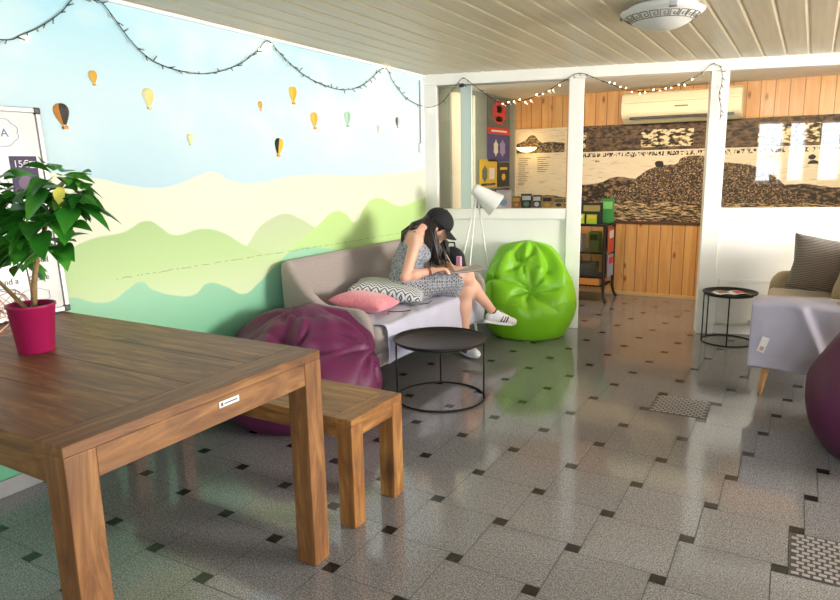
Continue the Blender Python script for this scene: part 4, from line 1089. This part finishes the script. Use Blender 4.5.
# ---- whiteboard leaning on the wall, standing on the table
def whiteboard():
    bl = Vector((-2.825, .86, .766)); br = Vector((-2.815, 1.695, .766)); tr = Vector((-2.862, 1.648, 1.634))
    ux = (br - bl).normalized(); uz = (tr - br); H = uz.length; uz = (uz - ux * uz.dot(ux)).normalized(); un = ux.cross(uz).normalized()
    W = (br - bl).length
    e = empty('whiteboard', bl, 'white writing board with grey metal frame leaning on the painted wall at the left edge', 'whiteboard')
    mt = Matrix((ux, -un if False else un * -1, uz)).transposed().to_4x4()   # x along, y away from the viewer side, z up
    # viewer side is +un if un.x>0
    sgn = 1 if un.x > 0 else -1
    mt = Matrix((ux, un * sgn, uz)).transposed().to_4x4()
    def b_(x0, x1, z0, z1, y0, y1, bev=0): bm = bmesh.new(); box(bm, x0, x1, y0, y1, z0, z1, bev, 2, mtx=mt); return bm
    obj('panel', b_(0, W, 0, H, -.008, 0), M['board'], e)
    for nm, a in (('frame', (W - .022, W, .02, H - .02)), ('frame', (0, .022, .02, H - .02)), ('frame', (.02, W - .02, 0, .022)), ('frame', (.02, W - .02, H - .022, H))):
        obj(nm, b_(*a, -.010, .008, .003), M['alu'], e)
    for a in ((W - .028, W + .002, H - .028, H + .002), (W - .028, W + .002, -.002, .028)): obj('corner_cap', b_(*a, -.011, .010, .006), M['dark_plastic'], e)
    tm = lambda x, z, y=.0008: mt @ Matrix.Translation((x, y, z)) @ Matrix.Rotation(PI / 2, 4, 'X')
    # text needs x to the right as seen from the viewer side
    def txt(s, x, z, size, mat, nm='handwriting'):
        return text_mesh(nm, s, size, tm(x, z), mat, e) if sgn < 0 else text_mesh(nm, s, size, mt @ Matrix.Translation((x, .0012, z)) @ Matrix(((1, 0, 0, 0), (0, 0, 1, 0), (0, 1, 0, 0), (0, 0, 0, 1))), mat, e)
    txt('UA', W - .205, H - .122, .046, M['blue_ink'])
    txt('...nded', W - .155, .225, .036, M['ink']); txt('and a', W - .27, .150, .034, M['ink']); txt('Castle', W - .155, .150, .034, M['ink'])
    bm = bmesh.new(); pts = []
    for k in range(60):
        a = 2 * PI * k / 60; r = 1 + .10 * abs(math.sin(a * 4.5)); pts.append(mt @ Vector((W - .185 + .078 * r * math.cos(a), .0012, H - .105 + .055 * r * math.sin(a))))
    tube(bm, pts, .0011, 4, True); obj('drawn_cloud', bm, M['blue_ink'], e)
    bm = bmesh.new(); pts = []
    for k in range(40):
        a = 2 * PI * k / 40; r = 1 + .12 * abs(math.sin(a * 3.5)); pts.append(mt @ Vector((W - .14 + .06 * r * math.cos(a), .0012, .085 + .03 * r * math.sin(a))))
    tube(bm, pts, .001, 4, True); obj('drawn_cloud', bm, M['blue_ink'], e)
    bm = bmesh.new()
    for q in range(2): tube(bm, [mt @ Vector((W - .20 + q * .03 + .012 * math.sin(k * .6), .0012, .50 + k * .012)) for k in range(10)], .0011, 4)
    obj('drawn_squiggle', bm, M['ink'], e)
    f = obj('price_card', b_(W - .155, W - .045, H - .36, H - .20, .001, .004), flat('card_purple', 62, 46, 84), e)
    text_mesh('price_lettering', '15€', .040, mt @ Matrix.Translation((W - .145, .0050, H - .245)) @ Matrix(((1, 0, 0, 0), (0, 0, 1, 0), (0, 1, 0, 0), (0, 0, 0, 1))), wht, f)
    bm = bmesh.new()
    for k in range(3): box(bm, W - .078, W - .052, .0042, .005, H - .226 - k * .011, H - .221 - k * .011, mtx=mt)
    obj('small_print', bm, wht, f)
    bm = bmesh.new(); poly(bm, [mt @ Vector((W - .10 + .035 * math.cos(a * .7), .0042, H - .31 + .03 * math.sin(a * .7))) for a in range(9)], mt.to_3x3() @ Vector((0, .0006, 0))); obj('card_picture', bm, flat('card_teal', 120, 96, 120), f)
whiteboard()

# ---- copper wire ornament on the table
e = empty('wire_ornament', (-2.56, 1.30, .762), 'geometric copper wire ornament on the table behind the magenta pot', 'ornament')
bm0 = bmesh.new(); bmesh.ops.create_icosphere(bm0, subdivisions=1, radius=.10)
rm = Matrix.Rotation(.4, 3, 'X') @ Matrix.Rotation(.7, 3, 'Z'); zmin = min((rm @ v.co).z for v in bm0.verts)
bm = bmesh.new()
for ed in bm0.edges:
    a, b = [rm @ v.co for v in ed.verts]; tube(bm, [a - Vector((0, 0, zmin - .002)), b - Vector((0, 0, zmin - .002))], .0017, 5)
obj('outer_cage', bm, M['copper'], e)
bm = bmesh.new()
for ed in bm0.edges:
    a, b = [(rm @ v.co) for v in ed.verts]; a.z *= .9
    if random.random() < .55: tube(bm, [a - Vector((0, 0, zmin - .002)), -b * .5 - Vector((0, 0, zmin - .002))], .0014, 5)
obj('inner_wires', bm, M['copper'], e); bm0.free()

# ---- potted plant on the table
PX, PY, PZ = -2.225, 1.262, .7625
e = empty('potted_plant', (PX, PY, PZ), 'bushy green-leaved plant in a magenta pot on the wooden table', 'plant')
bm = bmesh.new(); lathe(bm, [(0, 0), (.054, 0), (.057, .004), (.073, .154), (.077, .158), (.077, .166), (.071, .166), (.068, .148), (0, .148)], 56); obj('pot', bm, M['pot'], e, True)
bm = bmesh.new(); lathe(bm, [(0, .152), (.05, .154), (.069, .150)], 30); obj('soil', bm, M['soil'], e)
V3 = lambda p: Vector(p) - Vector((PX, PY, PZ))
stems = [[(-2.225, 1.27, .90), (-2.21, 1.275, 1.0), (-2.175, 1.28, 1.10), (-2.12, 1.29, 1.20), (-2.05, 1.29, 1.29), (-2.0, 1.3, 1.34)],
         [(-2.235, 1.26, .90), (-2.30, 1.25, .95), (-2.40, 1.24, 1.02), (-2.50, 1.24, 1.10), (-2.55, 1.24, 1.19)],
         [(-2.24, 1.28, .90), (-2.28, 1.30, .98), (-2.33, 1.32, 1.05)],
         [(-2.175, 1.28, 1.10), (-2.22, 1.26, 1.18), (-2.29, 1.25, 1.26), (-2.33, 1.24, 1.33)],
         [(-2.12, 1.29, 1.20), (-2.0, 1.27, 1.24), (-1.92, 1.26, 1.27)],
         [(-2.175, 1.28, 1.10), (-2.15, 1.30, 1.16), (-2.16, 1.28, 1.24)]]
for s in stems:
    n = len(s); bm = bmesh.new(); r0 = .011 if s is stems[0] else (.0085 if s is stems[1] else .005)
    tube(bm, [V3(p) for p in s], [r0 * (1 - .65 * k / (n - 1)) for k in range(n)], 8); obj('stem', bm, M['bark'], e, True)
def leafmat():
    t = NT('glossy_leaf'); v = t.coord('Object')
    n = t.noise(v, 9, 3)
    t.link(t.ramp(n, [(0.3, srgb(28, 92, 22)), (0.55, srgb(54, 132, 36)), (0.75, srgb(100, 172, 56))]), t.b.inputs['Base Color'])
    t.b.inputs['Roughness'].default_value = .38; return t.m
bm = bmesh.new(); rnd = random.Random(11)
e.location = (PX - .035, PY - .035, PZ)
def leaf(bm, base, d, size, mi=0):
    d = d.normalized(); side = d.cross(Vector((0, 0, 1)))
    side = side.normalized() if side.length > .05 else Vector((1, 0, 0))
    side = (side + Vector((0, 0, rnd.uniform(-.5, .5)))).normalized(); nrm = side.cross(d).normalized()
    rows = []
    for k in range(8):
        t = k / 7; w = size * .37 * (math.sin(PI * min(1, t ** .8)) ** .9 if 0 < t < 1 else 0) * (1.15 - .5 * t)
        drop = -Vector((0, 0, 1)) * size * .30 * t * t
        c = base + d * size * t + drop
        rows.append([bm.verts.new(c - side * w + nrm * w * .30), bm.verts.new(c), bm.verts.new(c + side * w + nrm * w * .30)])
    for A, B in zip(rows, rows[1:]):
        for q in (0, 1):
            f = bm.faces.new((A[q], A[q + 1], B[q + 1], B[q])); f.material_index = mi
centers = [((-2.04, 1.29, 1.30), .10, 20), ((-1.93, 1.26, 1.27), .06, 11), ((-2.13, 1.28, 1.22), .12, 26), ((-2.30, 1.25, 1.26), .11, 26), ((-2.37, 1.24, 1.32), .10, 14),
           ((-2.24, 1.27, 1.18), .10, 18), ((-2.50, 1.24, 1.17), .10, 10), ((-2.34, 1.31, 1.055), .05, 10), ((-2.03, 1.28, 1.20), .08, 12), ((-2.2, 1.26, 1.30), .08, 10)]
centers += [((-1.99, 1.27, 1.35), .09, 14), ((-1.88, 1.26, 1.30), .05, 8), ((-2.42, 1.24, 1.22), .10, 12), ((-2.18, 1.25, 1.13), .09, 16), ((-2.31, 1.24, 1.15), .09, 14), ((-2.07, 1.28, 1.13), .07, 10)]
for c, rr, n in centers:
    for k in range(n):
        a = rnd.uniform(0, 2 * PI); el = rnd.uniform(-.75, .6)
        d = Vector((math.cos(a), math.sin(a) * .9, el)); b = V3(c) + Vector((math.cos(a), math.sin(a), el)) * rr * rnd.uniform(.05, .6)
        leaf(bm, b, d, rnd.uniform(.07, .115) * (.7 if rr < .06 else 1))
leaf(bm, V3((-1.915, 1.22, 1.32)), Vector((.2, -.1, -.9)), .05, 1)
o = obj('foliage', bm, [leafmat(), flat('yellow_leaf', 206, 200, 70)], e, True)

# ---- plant on the sill of the rear window (seen as a reflection)
e = empty('potted_plant', (3.62, YR + .11, 1.001), 'small leafy plant in a pot on the rear window sill', 'plant')
bm = bmesh.new(); box(bm, -.35, .75, -.11, .10, -.06, -.03, .004); o = struct(obj('trim_%d' % n_t[0], bm, M['trim_white'])); o.location = (3.62, YR + .11, 1.03); n_t[0] += 1
bm = bmesh.new(); lathe(bm, [(0, 0), (.055, 0), (.075, .14), (.068, .14), (.06, .12), (0, .12)], 24); obj('pot', bm, flat('clay_grey', 120, 104, 96), e, True)
bm = bmesh.new()
for k in range(5): tube(bm, [(0, 0, .12), (.03 * math.sin(k * 2), .02 * math.cos(k * 2), .3), (.13 * math.sin(k * 1.4), .05 * math.cos(k * 1.4), .5 + .03 * k)], .004, 5)
obj('stem', bm, M['bark'], e)
bm = bmesh.new()
for k in range(60):
    a = rnd.uniform(0, 2 * PI); b = Vector((.18 * math.cos(a) * rnd.random(), .08 * math.sin(a), rnd.uniform(.36, .66))); leaf(bm, b, Vector((math.cos(a), math.sin(a), .2)), .10)
obj('foliage', bm, leafmat(), e, True)

# ================================================================ THE WOMAN ON THE SOFA
def person():
    v = lambda *a: np.array(a, float)
    nz = lambda a: a / np.linalg.norm(a)
    pel = v(-2.47, 3.985, .535)
    F = nz(v(.80, .60, 0)); L = v(-F[1], F[0], 0); U = v(0, 0, 1.)
    shc = v(-2.405, 4.005, .875)
    rsh, lsh = shc - L * .155 + v(0, -.005, 0), shc + L * .15
    neck = shc + F * .055 + U * .065
    head = v(-2.285, 4.145, .955)
    fd = nz(F * .80 - U * .60); hu = nz(F * .60 + U * .80); hs = L
    rel, rwr = v(-2.34, 3.775, .635), v(-2.195, 3.905, .672)
    lel, lwr = v(-2.36, 4.30, .66), v(-2.19, 4.15, .665)
    rhip, lhip = pel - L * .085 + F * .02, pel + L * .085 + F * .02
    rkn, rank = v(-2.085, 4.175, .605), v(-1.985, 4.455, .285)
    lkn, lank = v(-2.095, 4.215, .490), v(-2.125, 4.235, .095)
    root = empty('person', (pel[0], pel[1], .44), 'woman in a black cap and patterned grey dress sitting cross-legged on the grey sofa, drawing', 'person')
    o0 = Vector(root.location)
    def add(s, name, mat, par=root, off=o0):
        me = s.mesh(name); me.transform(Matrix.Translation(-off)); o = new_obj(name, me, mat, par, True)
        md = o.modifiers.new('smooth', 'SMOOTH'); md.factor = .5; md.iterations = 2
        return o
    s = SDF((-2.72, 3.60, .0), (-1.80, 4.72, 1.10), .0048)
    # trunk
    waist = pel + (shc - pel) * .42 - F * .012; chest = pel + (shc - pel) * .74 + F * .005
    s.cap(pel - L * .055, pel + L * .055, .115, .115, .03)
    s.cap(pel, waist, .118, .095, .05)
    s.cap(waist - L * .03, chest - L * .045, .085, .088, .05); s.cap(waist + L * .03, chest + L * .045, .085, .088, .05)
    s.ell(chest - L * .06 + F * .07 - U * .02, (.05, .05, .05), k=.03); s.ell(chest + L * .06 + F * .07 - U * .02, (.05, .05, .05), k=.03)
    s.cap(rsh + L * .02, lsh - L * .02, .052, .052, .05)
    s.cap(shc + U * .0, neck + F * .02, .056, .046, .04); s.cap(neck, head - hu * .045 - fd * .02, .045, .043, .02)
    # head
    s.ell(head + hu * .012 - fd * .008, (.094, .074, .088), rot=[fd, hs, hu], k=.02)
    s.ell(head + fd * .036 - hu * .052, (.055, .054, .064), rot=[fd, hs, hu], k=.03)
    s.cap(head + fd * .048 - hu * .092, head + fd * .060 - hu * .096, .024, .021, .03)
    for q in (-1, 1):
        s.ell(head + fd * .058 - hu * .052 + hs * q * .030, (.022, .020, .022), k=.02)            # cheek
        s.cap(head - fd * .008 - hu * .022 + hs * q * .073, head - fd * .004 - hu * .050 + hs * q * .070, .011, .008, .008)   # ear
        s.ell(head + fd * .086 - hu * .018 + hs * q * .028, (.012, .013, .009), k=.012, sub=True)   # eye socket
    s.cap(head + fd * .080 - hu * .012, head + fd * .100 - hu * .044, .008, .011, .012)             # nose
    s.cap(head + fd * .090 - hu * .046 - hs * .008, head + fd * .090 - hu * .046 + hs * .008, .008, .008, .006)
    s.cap(head + fd * .076 - hu * .068 - hs * .016, head + fd * .076 - hu * .068 + hs * .016, .008, .008, .008)
    # arms
    for sh, el, wr in ((rsh, rel, rwr), (lsh, lel, lwr)):
        s.cap(sh, el, .043, .033, .03); s.cap(el, el + (wr - el) * .35, .034, .034, .015); s.cap(el + (wr - el) * .35, wr, .033, .022, .02)
    # hands: palm, four jointed fingers, thumb
    def hand(wr, d, n, side, curl, pen):
        d = nz(d); n = nz(n - d * (n @ d)); b = np.cross(d, n) * side       # b points to the thumb side
        for q in (-.022, -.008, .008, .022): s.cap(wr + d * .008 + b * q * .6, wr + d * .066 + b * q, .0125, .0105, .008)
        lens = {-.026: .048, -.009: .062, .009: .066, .026: .058}
        for i, (q, ln) in enumerate(lens.items()):
            p = wr + d * .070 + b * q; dd = d.copy(); c = curl + .12 * (3 - i)
            for j, fr in enumerate((.45, .30, .25)):
                ang = c * (1.0 if j else .8); dd = nz(dd * math.cos(ang) + n * math.sin(ang) - d * 0)
                p2 = p + dd * ln * fr; s.cap(p, p2, .0082 - j * .0006, .0078 - j * .0008, .002); p = p2
        p = wr + d * .022 + b * .026; dd = nz(d * .75 + b * .7 + n * .45)
        for j, ln in enumerate((.030, .026, .020)):
            p2 = p + dd * ln; s.cap(p, p2, .0105 - j * .001, .0095 - j * .001, .004); p = p2; dd = nz(dd - b * .45 + n * .25)
        return p
    tr = hand(rwr, nz(v(-2.10, 3.985, .690) - rwr), v(0, 0, -1.), 1, .52, True)
    tl = hand(lwr, nz(v(-2.085, 4.09, .655) - lwr), v(0, 0, -1.), -1, .22, False)
    # legs, right crossed over left
    s.cap(rhip, rkn, .082, .056, .04); s.cap(lhip, lkn, .080, .054, .04)
    for kn, an, out in ((rkn, rank, .0), (lkn, lank, .0)):
        ax = nz(an - kn); back = nz(np.cross(np.cross(ax, F), ax)) * -1
        calf = kn + (an - kn) * .32 + back * .012
        s.cap(kn, calf, .050, .050, .03); s.cap(calf, an, .048, .029, .03); s.ell(kn + F * .008, (.052, .052, .052), k=.02)
    # feet
    rtoe = rank + nz(v(.62, .78, -.10)) * .14 + v(0, 0, -.035); ltoe = v(-2.02, 4.165, .040)
    s.cap(rank, rank + v(-.01, -.015, -.035), .028, .028, .02); s.cap(rank + v(0, 0, -.03), rank + (rtoe - rank) * .6 + v(0, 0, -.012), .026, .016, .02)
    s.cap(lank, v(-2.125, 4.225, .04), .028, .028, .02); s.cap(v(-2.12, 4.23, .045), v(-2.05,4.19,.04), .028, .022, .02)
    body = add(s, 'body', M['skin'])
    # eyes and lips
    for q in (-1, 1):
        bm = bmesh.new(); c = head + fd * .078 - hu * .018 + hs * q * .028 - np.array(o0)
        lathe(bm, [(0, -.011)] + [(.011 * math.sin(PI * k / 8), -.011 * math.cos(PI * k / 8)) for k in range(1, 8)] + [(0, .011)], 16, tuple(c)); ey = obj('eye', bm, wht, root, True)
        bm = bmesh.new(); bmesh.ops.create_icosphere(bm, subdivisions=2, radius=.0055, matrix=Matrix.Translation(Vector(c) + Vector(fd) * .0075)); obj('iris', bm, M['ink'], ey, True)
        bm = bmesh.new(); tube(bm, [Vector(c) + Vector(fd) * .010 + Vector(hu) * (.016 + .003 * math.cos(t * 1.5)) + Vector(hs) * t * .013 for t in (-1, -.5, 0, .5, 1)], .0022, 6); obj('eyebrow', bm, M['hair'], root)
    bm = bmesh.new(); c = Vector(head + fd * .0835 - hu * .068) - o0
    tube(bm, [c + Vector(hs) * t * .017 - Vector(fd) * .004 * t * t for t in (-1, -.5, 0, .5, 1)], [.001, .0035, .0042, .0035, .001], 8); obj('lips', bm, M['lip'], root, True)
    # dress: sleeveless top and skirt over the thighs
    s = SDF((-2.72, 3.74, .36), (-1.98, 4.40, .96), .0055); g = .009
    s.cap(pel - L * .055, pel + L * .055, .115 + g, k=.03); s.cap(pel, waist, .118 + g, .095 + g, .05)
    s.cap(waist - L * .03, chest - L * .045, .085 + g, .088 + g, .05); s.cap(waist + L * .03, chest + L * .045, .085 + g, .088 + g, .05)
    for q in (-1, 1): s.ell(chest + q * L * .06 + F * .07 - U * .02, (.05 + g,) * 3, k=.03)
    rk = rhip + (rkn - rhip) * .82; lk = lhip + (lkn - lhip) * .80
    s.cap(rhip, rk, .082 + g, .066 + g, .04); s.cap(lhip, lk, .080 + g, .062 + g, .04)
    s.cap((rhip + lhip) / 2, (rk + lk) / 2 , .085, .060, .04)
    s.ell(pel - U * .075, (.17, .16, .05), k=.05)
    for c in (shc + U * .055 + F * .0,): s.cap(c - L * .2, c + L * .2, .085, .085, sub=True)   # neckline and shoulders left bare
    def dressmat():
        t = NT('grey_patterned_cotton'); p = t.coord('Object')
        w = t.new('ShaderNodeTexMagic'); w.turbulence_depth = 4; t.link(p, w.inputs['Vector']); w.inputs['Scale'].default_value = 26; w.inputs['Distortion'].default_value = 1.6
        sp = t.new('ShaderNodeSeparateXYZ'); t.link(p, sp.inputs[0])
        pat = t.ramp(w.outputs[1], [(.44, srgb(44, 46, 54)), (.54, srgb(176, 176, 180))])
        top = t.ramp(t.noise(p, 70, 3, .7), [(.4, srgb(104, 110, 120)), (.62, srgb(178, 182, 188))])
        low = t.math('LESS_THAN', sp.outputs[2], .17)
        t.link(t.mix(low, top, pat), t.b.inputs['Base Color']); t.b.inputs['Roughness'].default_value = .9; return t.m
    dress = add(s, 'dress', dressmat())
    for sh, q in ((rsh, -1), (lsh, 1)):
        a = Vector(chest + q * L * .055 + F * .085 + U * .02) - o0; b = Vector(shc + q * L * .085 + U * .056) - o0; c = Vector(chest + q * L * .055 - F * .085 + U * .02) - o0
        bm = bmesh.new(); tube(bm, [a, a.lerp(b, .55) + Vector(F) * .012, b, c.lerp(b, .55) - Vector(F) * .008, c], .004, 6); obj('strap', bm, M['ink'], dress)
    # hair: scalp volume plus long falling locks
    s = SDF((-2.60, 3.90, .60), (-2.10, 4.30, 1.10), .0055)
    s.ell(head + hu * .018 - fd * .018, (.098, .084, .094), rot=[fd, hs, hu], k=.02)
    s.cap(head - fd * .05 - hu * .02, neck - F * .045 + U * .012, .062, .042, .03)
    s.cap(head - fd * .065 - hu * .05 - hs * .045, v(-2.285, 4.045, .83), .032, .038, .03); s.cap(v(-2.285, 4.045, .83), v(-2.245, 4.07, .70), .038, .022, .03)
    s.cap(head - fd * .035 - hu * .04 + hs * .062, v(-2.30, 4.19, .82), .032, .036, .03); s.cap(v(-2.30, 4.19, .82), v(-2.24, 4.17, .72), .036, .02, .03)
    s.ell(head + fd * .070 - hu * .055, (.078, .090, .085), rot=[fd, hs, hu], k=.01, sub=True)
    hair = add(s, 'hair', M['hair'])
    r = random.Random(4); bm = bmesh.new()
    for k in range(110):
        q = -1 if k % 3 else 1; t = r.random()
        a = Vector(head + hs * q * (.062 + .014 * r.random()) - fd * (.05 * t + .022) + hu * (.03 - .05 * r.random())) - o0
        b = Vector(v(-2.275, 4.045, .84) if q < 0 else v(-2.29, 4.19, .83)) + Vector((r.uniform(-.045, .04), r.uniform(-.04, .035), r.uniform(-.02, .02))) - o0
        c = b + Vector((r.uniform(-.012, .04), r.uniform(-.02, .03), -r.uniform(.09, .17)))
        tube(bm, [a, a.lerp(b, .5) + Vector(hs) * q * .010 - Vector(fd) * .022, b, b.lerp(c, .5) + Vector((.006, 0, 0)), c], [.006, .008, .008, .006, .001], 5)
    for k in range(10):
        a = Vector(head - fd * (.07 + .02 * r.random()) + hs * r.uniform(-.06, .06) + hu * r.uniform(-.05, .02)) - o0
        b = Vector(shc - F * (.055 + .03 * r.random()) + L * r.uniform(-.05, .08) + U * r.uniform(-.02, .05)) - o0
        c = b + Vector((-.01, -.01, -r.uniform(.06, .16)))
        tube(bm, [a, a.lerp(b, .5) - Vector(F) * .02 + Vector((0, 0, .015)), b, c], [.006, .008, .007, .001], 5)
    obj('loose_strands', bm, M['hair'], hair, True)
    # cap with a bent brim and a small white mark
    Rm = Matrix((Vector(fd), Vector(hs), Vector(hu))).transposed().to_4x4(); Rm.translation = Vector(head + hu * .030 - fd * .010) - o0
    bm = bmesh.new()
    pr = [(.102 * math.cos(t), .088 * math.sin(t) + .004) for t in [PI / 2 * k / 9 for k in range(9)]] + [(0, .094)]
    lathe(bm, [(.100, -.022), (.103, -.010)] + pr, 40)
    for w in bm.verts: w.co = Rm @ Vector((w.co.x * 1.02, w.co.y * .88, w.co.z))
    cp = obj('cap', bm, M['cap'], root, True); solidify(cp, .003, 1)
    bm = bmesh.new()
    def brim(u, w):
        a = (u - .5) * 1.9; r_ = .099 + .075 * w * math.cos(a * .75) ** .6
        return Rm @ Vector((r_ * math.cos(a) * 1.02, r_ * math.sin(a) * .88, -.014 - .020 * w - .9 * (r_ * math.sin(a)) ** 2 * 2.2))
    grid(bm, 20, 8, brim); b2 = obj('brim', bm, M['cap'], cp, True); solidify(b2, .003, 0)
    bm = bmesh.new(); lathe(bm, [(0, .006), (.008, .003), (.009, 0)], 12, mtx=Rm @ Matrix.Translation((0, 0, .093))); obj('cap_button', bm, M['cap'], cp, True)
    bm = bmesh.new()
    for dx in (0, .010): box(bm, .135 + dx, .141 + dx, -.016, -.004, -.0235 - dx * .3, -.0215 - dx * .3, mtx=Rm)
    obj('white_mark', bm, wht, b2)
    # bracelets
    ax = Vector(nz(rwr - rel)); c = Vector(rwr) - o0 - ax * .022; q1 = ax.orthogonal().normalized(); q2 = ax.cross(q1)
    for d_, mt in ((0, M['ink']), (.010, red)):
        bm = bmesh.new(); tube(bm, [c - ax * d_ + (q1 * math.cos(k * PI / 10) + q2 * math.sin(k * PI / 10)) * .0265 for k in range(20)], .0028, 6, True); obj('bracelet', bm, mt, root, True)
    # trainers: white uppers, dark side stripes, ankle socks
    for an, toe, up in ((rank, rtoe, nz(v(.15, .15, 1))), (lank, ltoe, v(0, 0, 1.))):
        d = toe - an; d = nz(d - up * (d @ up)); sd = np.cross(up, d); heel = an - up * (.058 if up[2] < 1 else .060) - d * .028; 
        tp = heel + d * .232
        s = SDF(np.minimum(heel, tp) - .09, np.maximum(heel, tp) + .13, .004)
        s.cap(heel + up * .020, heel + d * .10 + up * .018, .034, .036, .02); s.cap(heel + d * .10 + up * .018, tp - d * .03 + up * .010, .037, .030, .02)
        s.cap(heel + d * .02 + up * .04, an + up * .006, .036, .034, .02); s.cap(heel + d * .04 + up * .045, heel + d * .13 + up * .026, .032, .026, .03)
        s.cap(an + up * .022, an + up * .07, .028, .03, sub=True)
        sl = SDF(np.minimum(heel, tp) - .09, np.maximum(heel, tp) + .13, .004)
        sh = add(s, 'shoe', M['shoe'])
        bm = bmesh.new(); out = []
        for k in range(28):
            t = 2 * PI * k / 28; out.append(Vector(heel + d * (.085 + .125 * math.cos(t)) + sd * (.037 + .004 * math.cos(t)) * math.sin(t) * (1 if abs(math.cos(t)) < .9 else .95) - up * .020) - o0)
        poly(bm, out, Vector(up) * .020); obj('sole', bm, M['trim_white'], sh)
        for q in (-1, 1):
            for k in range(3):
                bm = bmesh.new(); b0 = heel + d * (.075 + .022 * k)
                P = [Vector(b0 + d * .018 * (t / 4) + sd * q * (.0425 - .010 * (t / 4) ** 2) + up * (.004 + .042 * t / 4)) - o0 for t in range(5)]
                tube(bm, P, .006, 6); obj('side_stripe', bm, M['ink'], sh)
        bm = bmesh.new()
        for k in range(4):
            c = heel + d * (.085 + .018 * k) + up * (.078 - .010 * k); tube(bm, [Vector(c + sd * .018) - o0, Vector(c + up * .004) - o0, Vector(c - sd * .018) - o0], .0026, 6)
        obj('laces', bm, M['trim_white'], sh)
        bm = bmesh.new(); axl = Vector(nz((rkn if up[2] < 1 else lkn) - an)); c = Vector(an) - o0; q1 = axl.orthogonal().normalized(); q2 = axl.cross(q1)
        tube(bm, [c + axl * .0, c + axl * .03, c + axl * .034], [.033, .0325, .031], 20, caps=False); obj('sock', bm, M['ink'], root, True)
    # sketch pad on her lap, pencil in the right hand
    pc = Vector((-2.095, 4.115, .652)); e = empty('sketch_pad', pc, 'thin grey sketch pad on the lap of the seated woman', 'sketch pad')
    e.rotation_euler = (math.radians(4), math.radians(-4), math.radians(38))
    bm = bmesh.new(); box(bm, -.13, .16, -.085, .085, -.004, 0, .001, 1); obj('backing_board', bm, flat('grey_board', 118, 112, 108), e)
    bm = bmesh.new(); box(bm, -.125, .155, -.08, .08, .0, .004); obj('page', bm, flat('page_grey', 176, 170, 166), e)
    bm = bmesh.new()
    for k in range(5): tube(bm, [(-.05 + .02 * k, -.04, .0045), (-.03 + .018 * k, .0, .0045), (-.05 + .022 * k, .035, .0045)], .0008, 4)
    obj('drawing', bm, M['ink'], e)
    tip = Vector((-2.085, 4.02, .660)); pe = Vector((-2.135, 3.985, .775)); e = empty('pencil', tip, 'slim pencil held upright in the right hand of the woman', 'pencil')
    bm = bmesh.new(); tube(bm, [(0, 0, 0), (pe - tip) * .08, pe - tip], [.0008, .0035, .0035], 8); obj('shaft', bm, flat('pencil_grey', 190, 170, 150), e)
person()

# ---- black backpack on the sofa beyond her, with a pink tag
e = empty('backpack', (-2.31, 4.385, .445), 'black rucksack with a pink tag on the far end of the grey sofa', 'bag')
def bagmesh():
    s = SDF((-.22, -.20, -.02), (.22, .20, .42), .007)
    s.cap((0, -.02, .09), (.0, .0, .27), .085, .065, .05); s.cap((-.06, 0, .08), (-.05, .02, .22), .08, .065, .05); s.cap((.06, .0, .10), (.05, .0, .25), .075, .06, .05)
    s.ell((.02, -.05, .12), (.10, .07, .08), k=.03)
    return s.mesh('body')
o = new_obj('body', bagmesh(), M['cap'], e, True)
bm = bmesh.new(); tube(bm, [(-.03, .0, .32), (-.02, .0, .365), (.03, .0, .365), (.04, .0, .315)], .007, 8); obj('handle', bm, M['cap'], e, True)
bm = bmesh.new(); box(bm, .085, .125, -.085, -.06, .155, .275, .008, 3); t_ = obj('pink_tag', bm, flat('pale_pink_tag', 226, 170, 200), e)
bm = bmesh.new(); box(bm, .095, .116, -.088, -.084, .168, .19, .002, 1); obj('tag_print', bm, wht, t_)
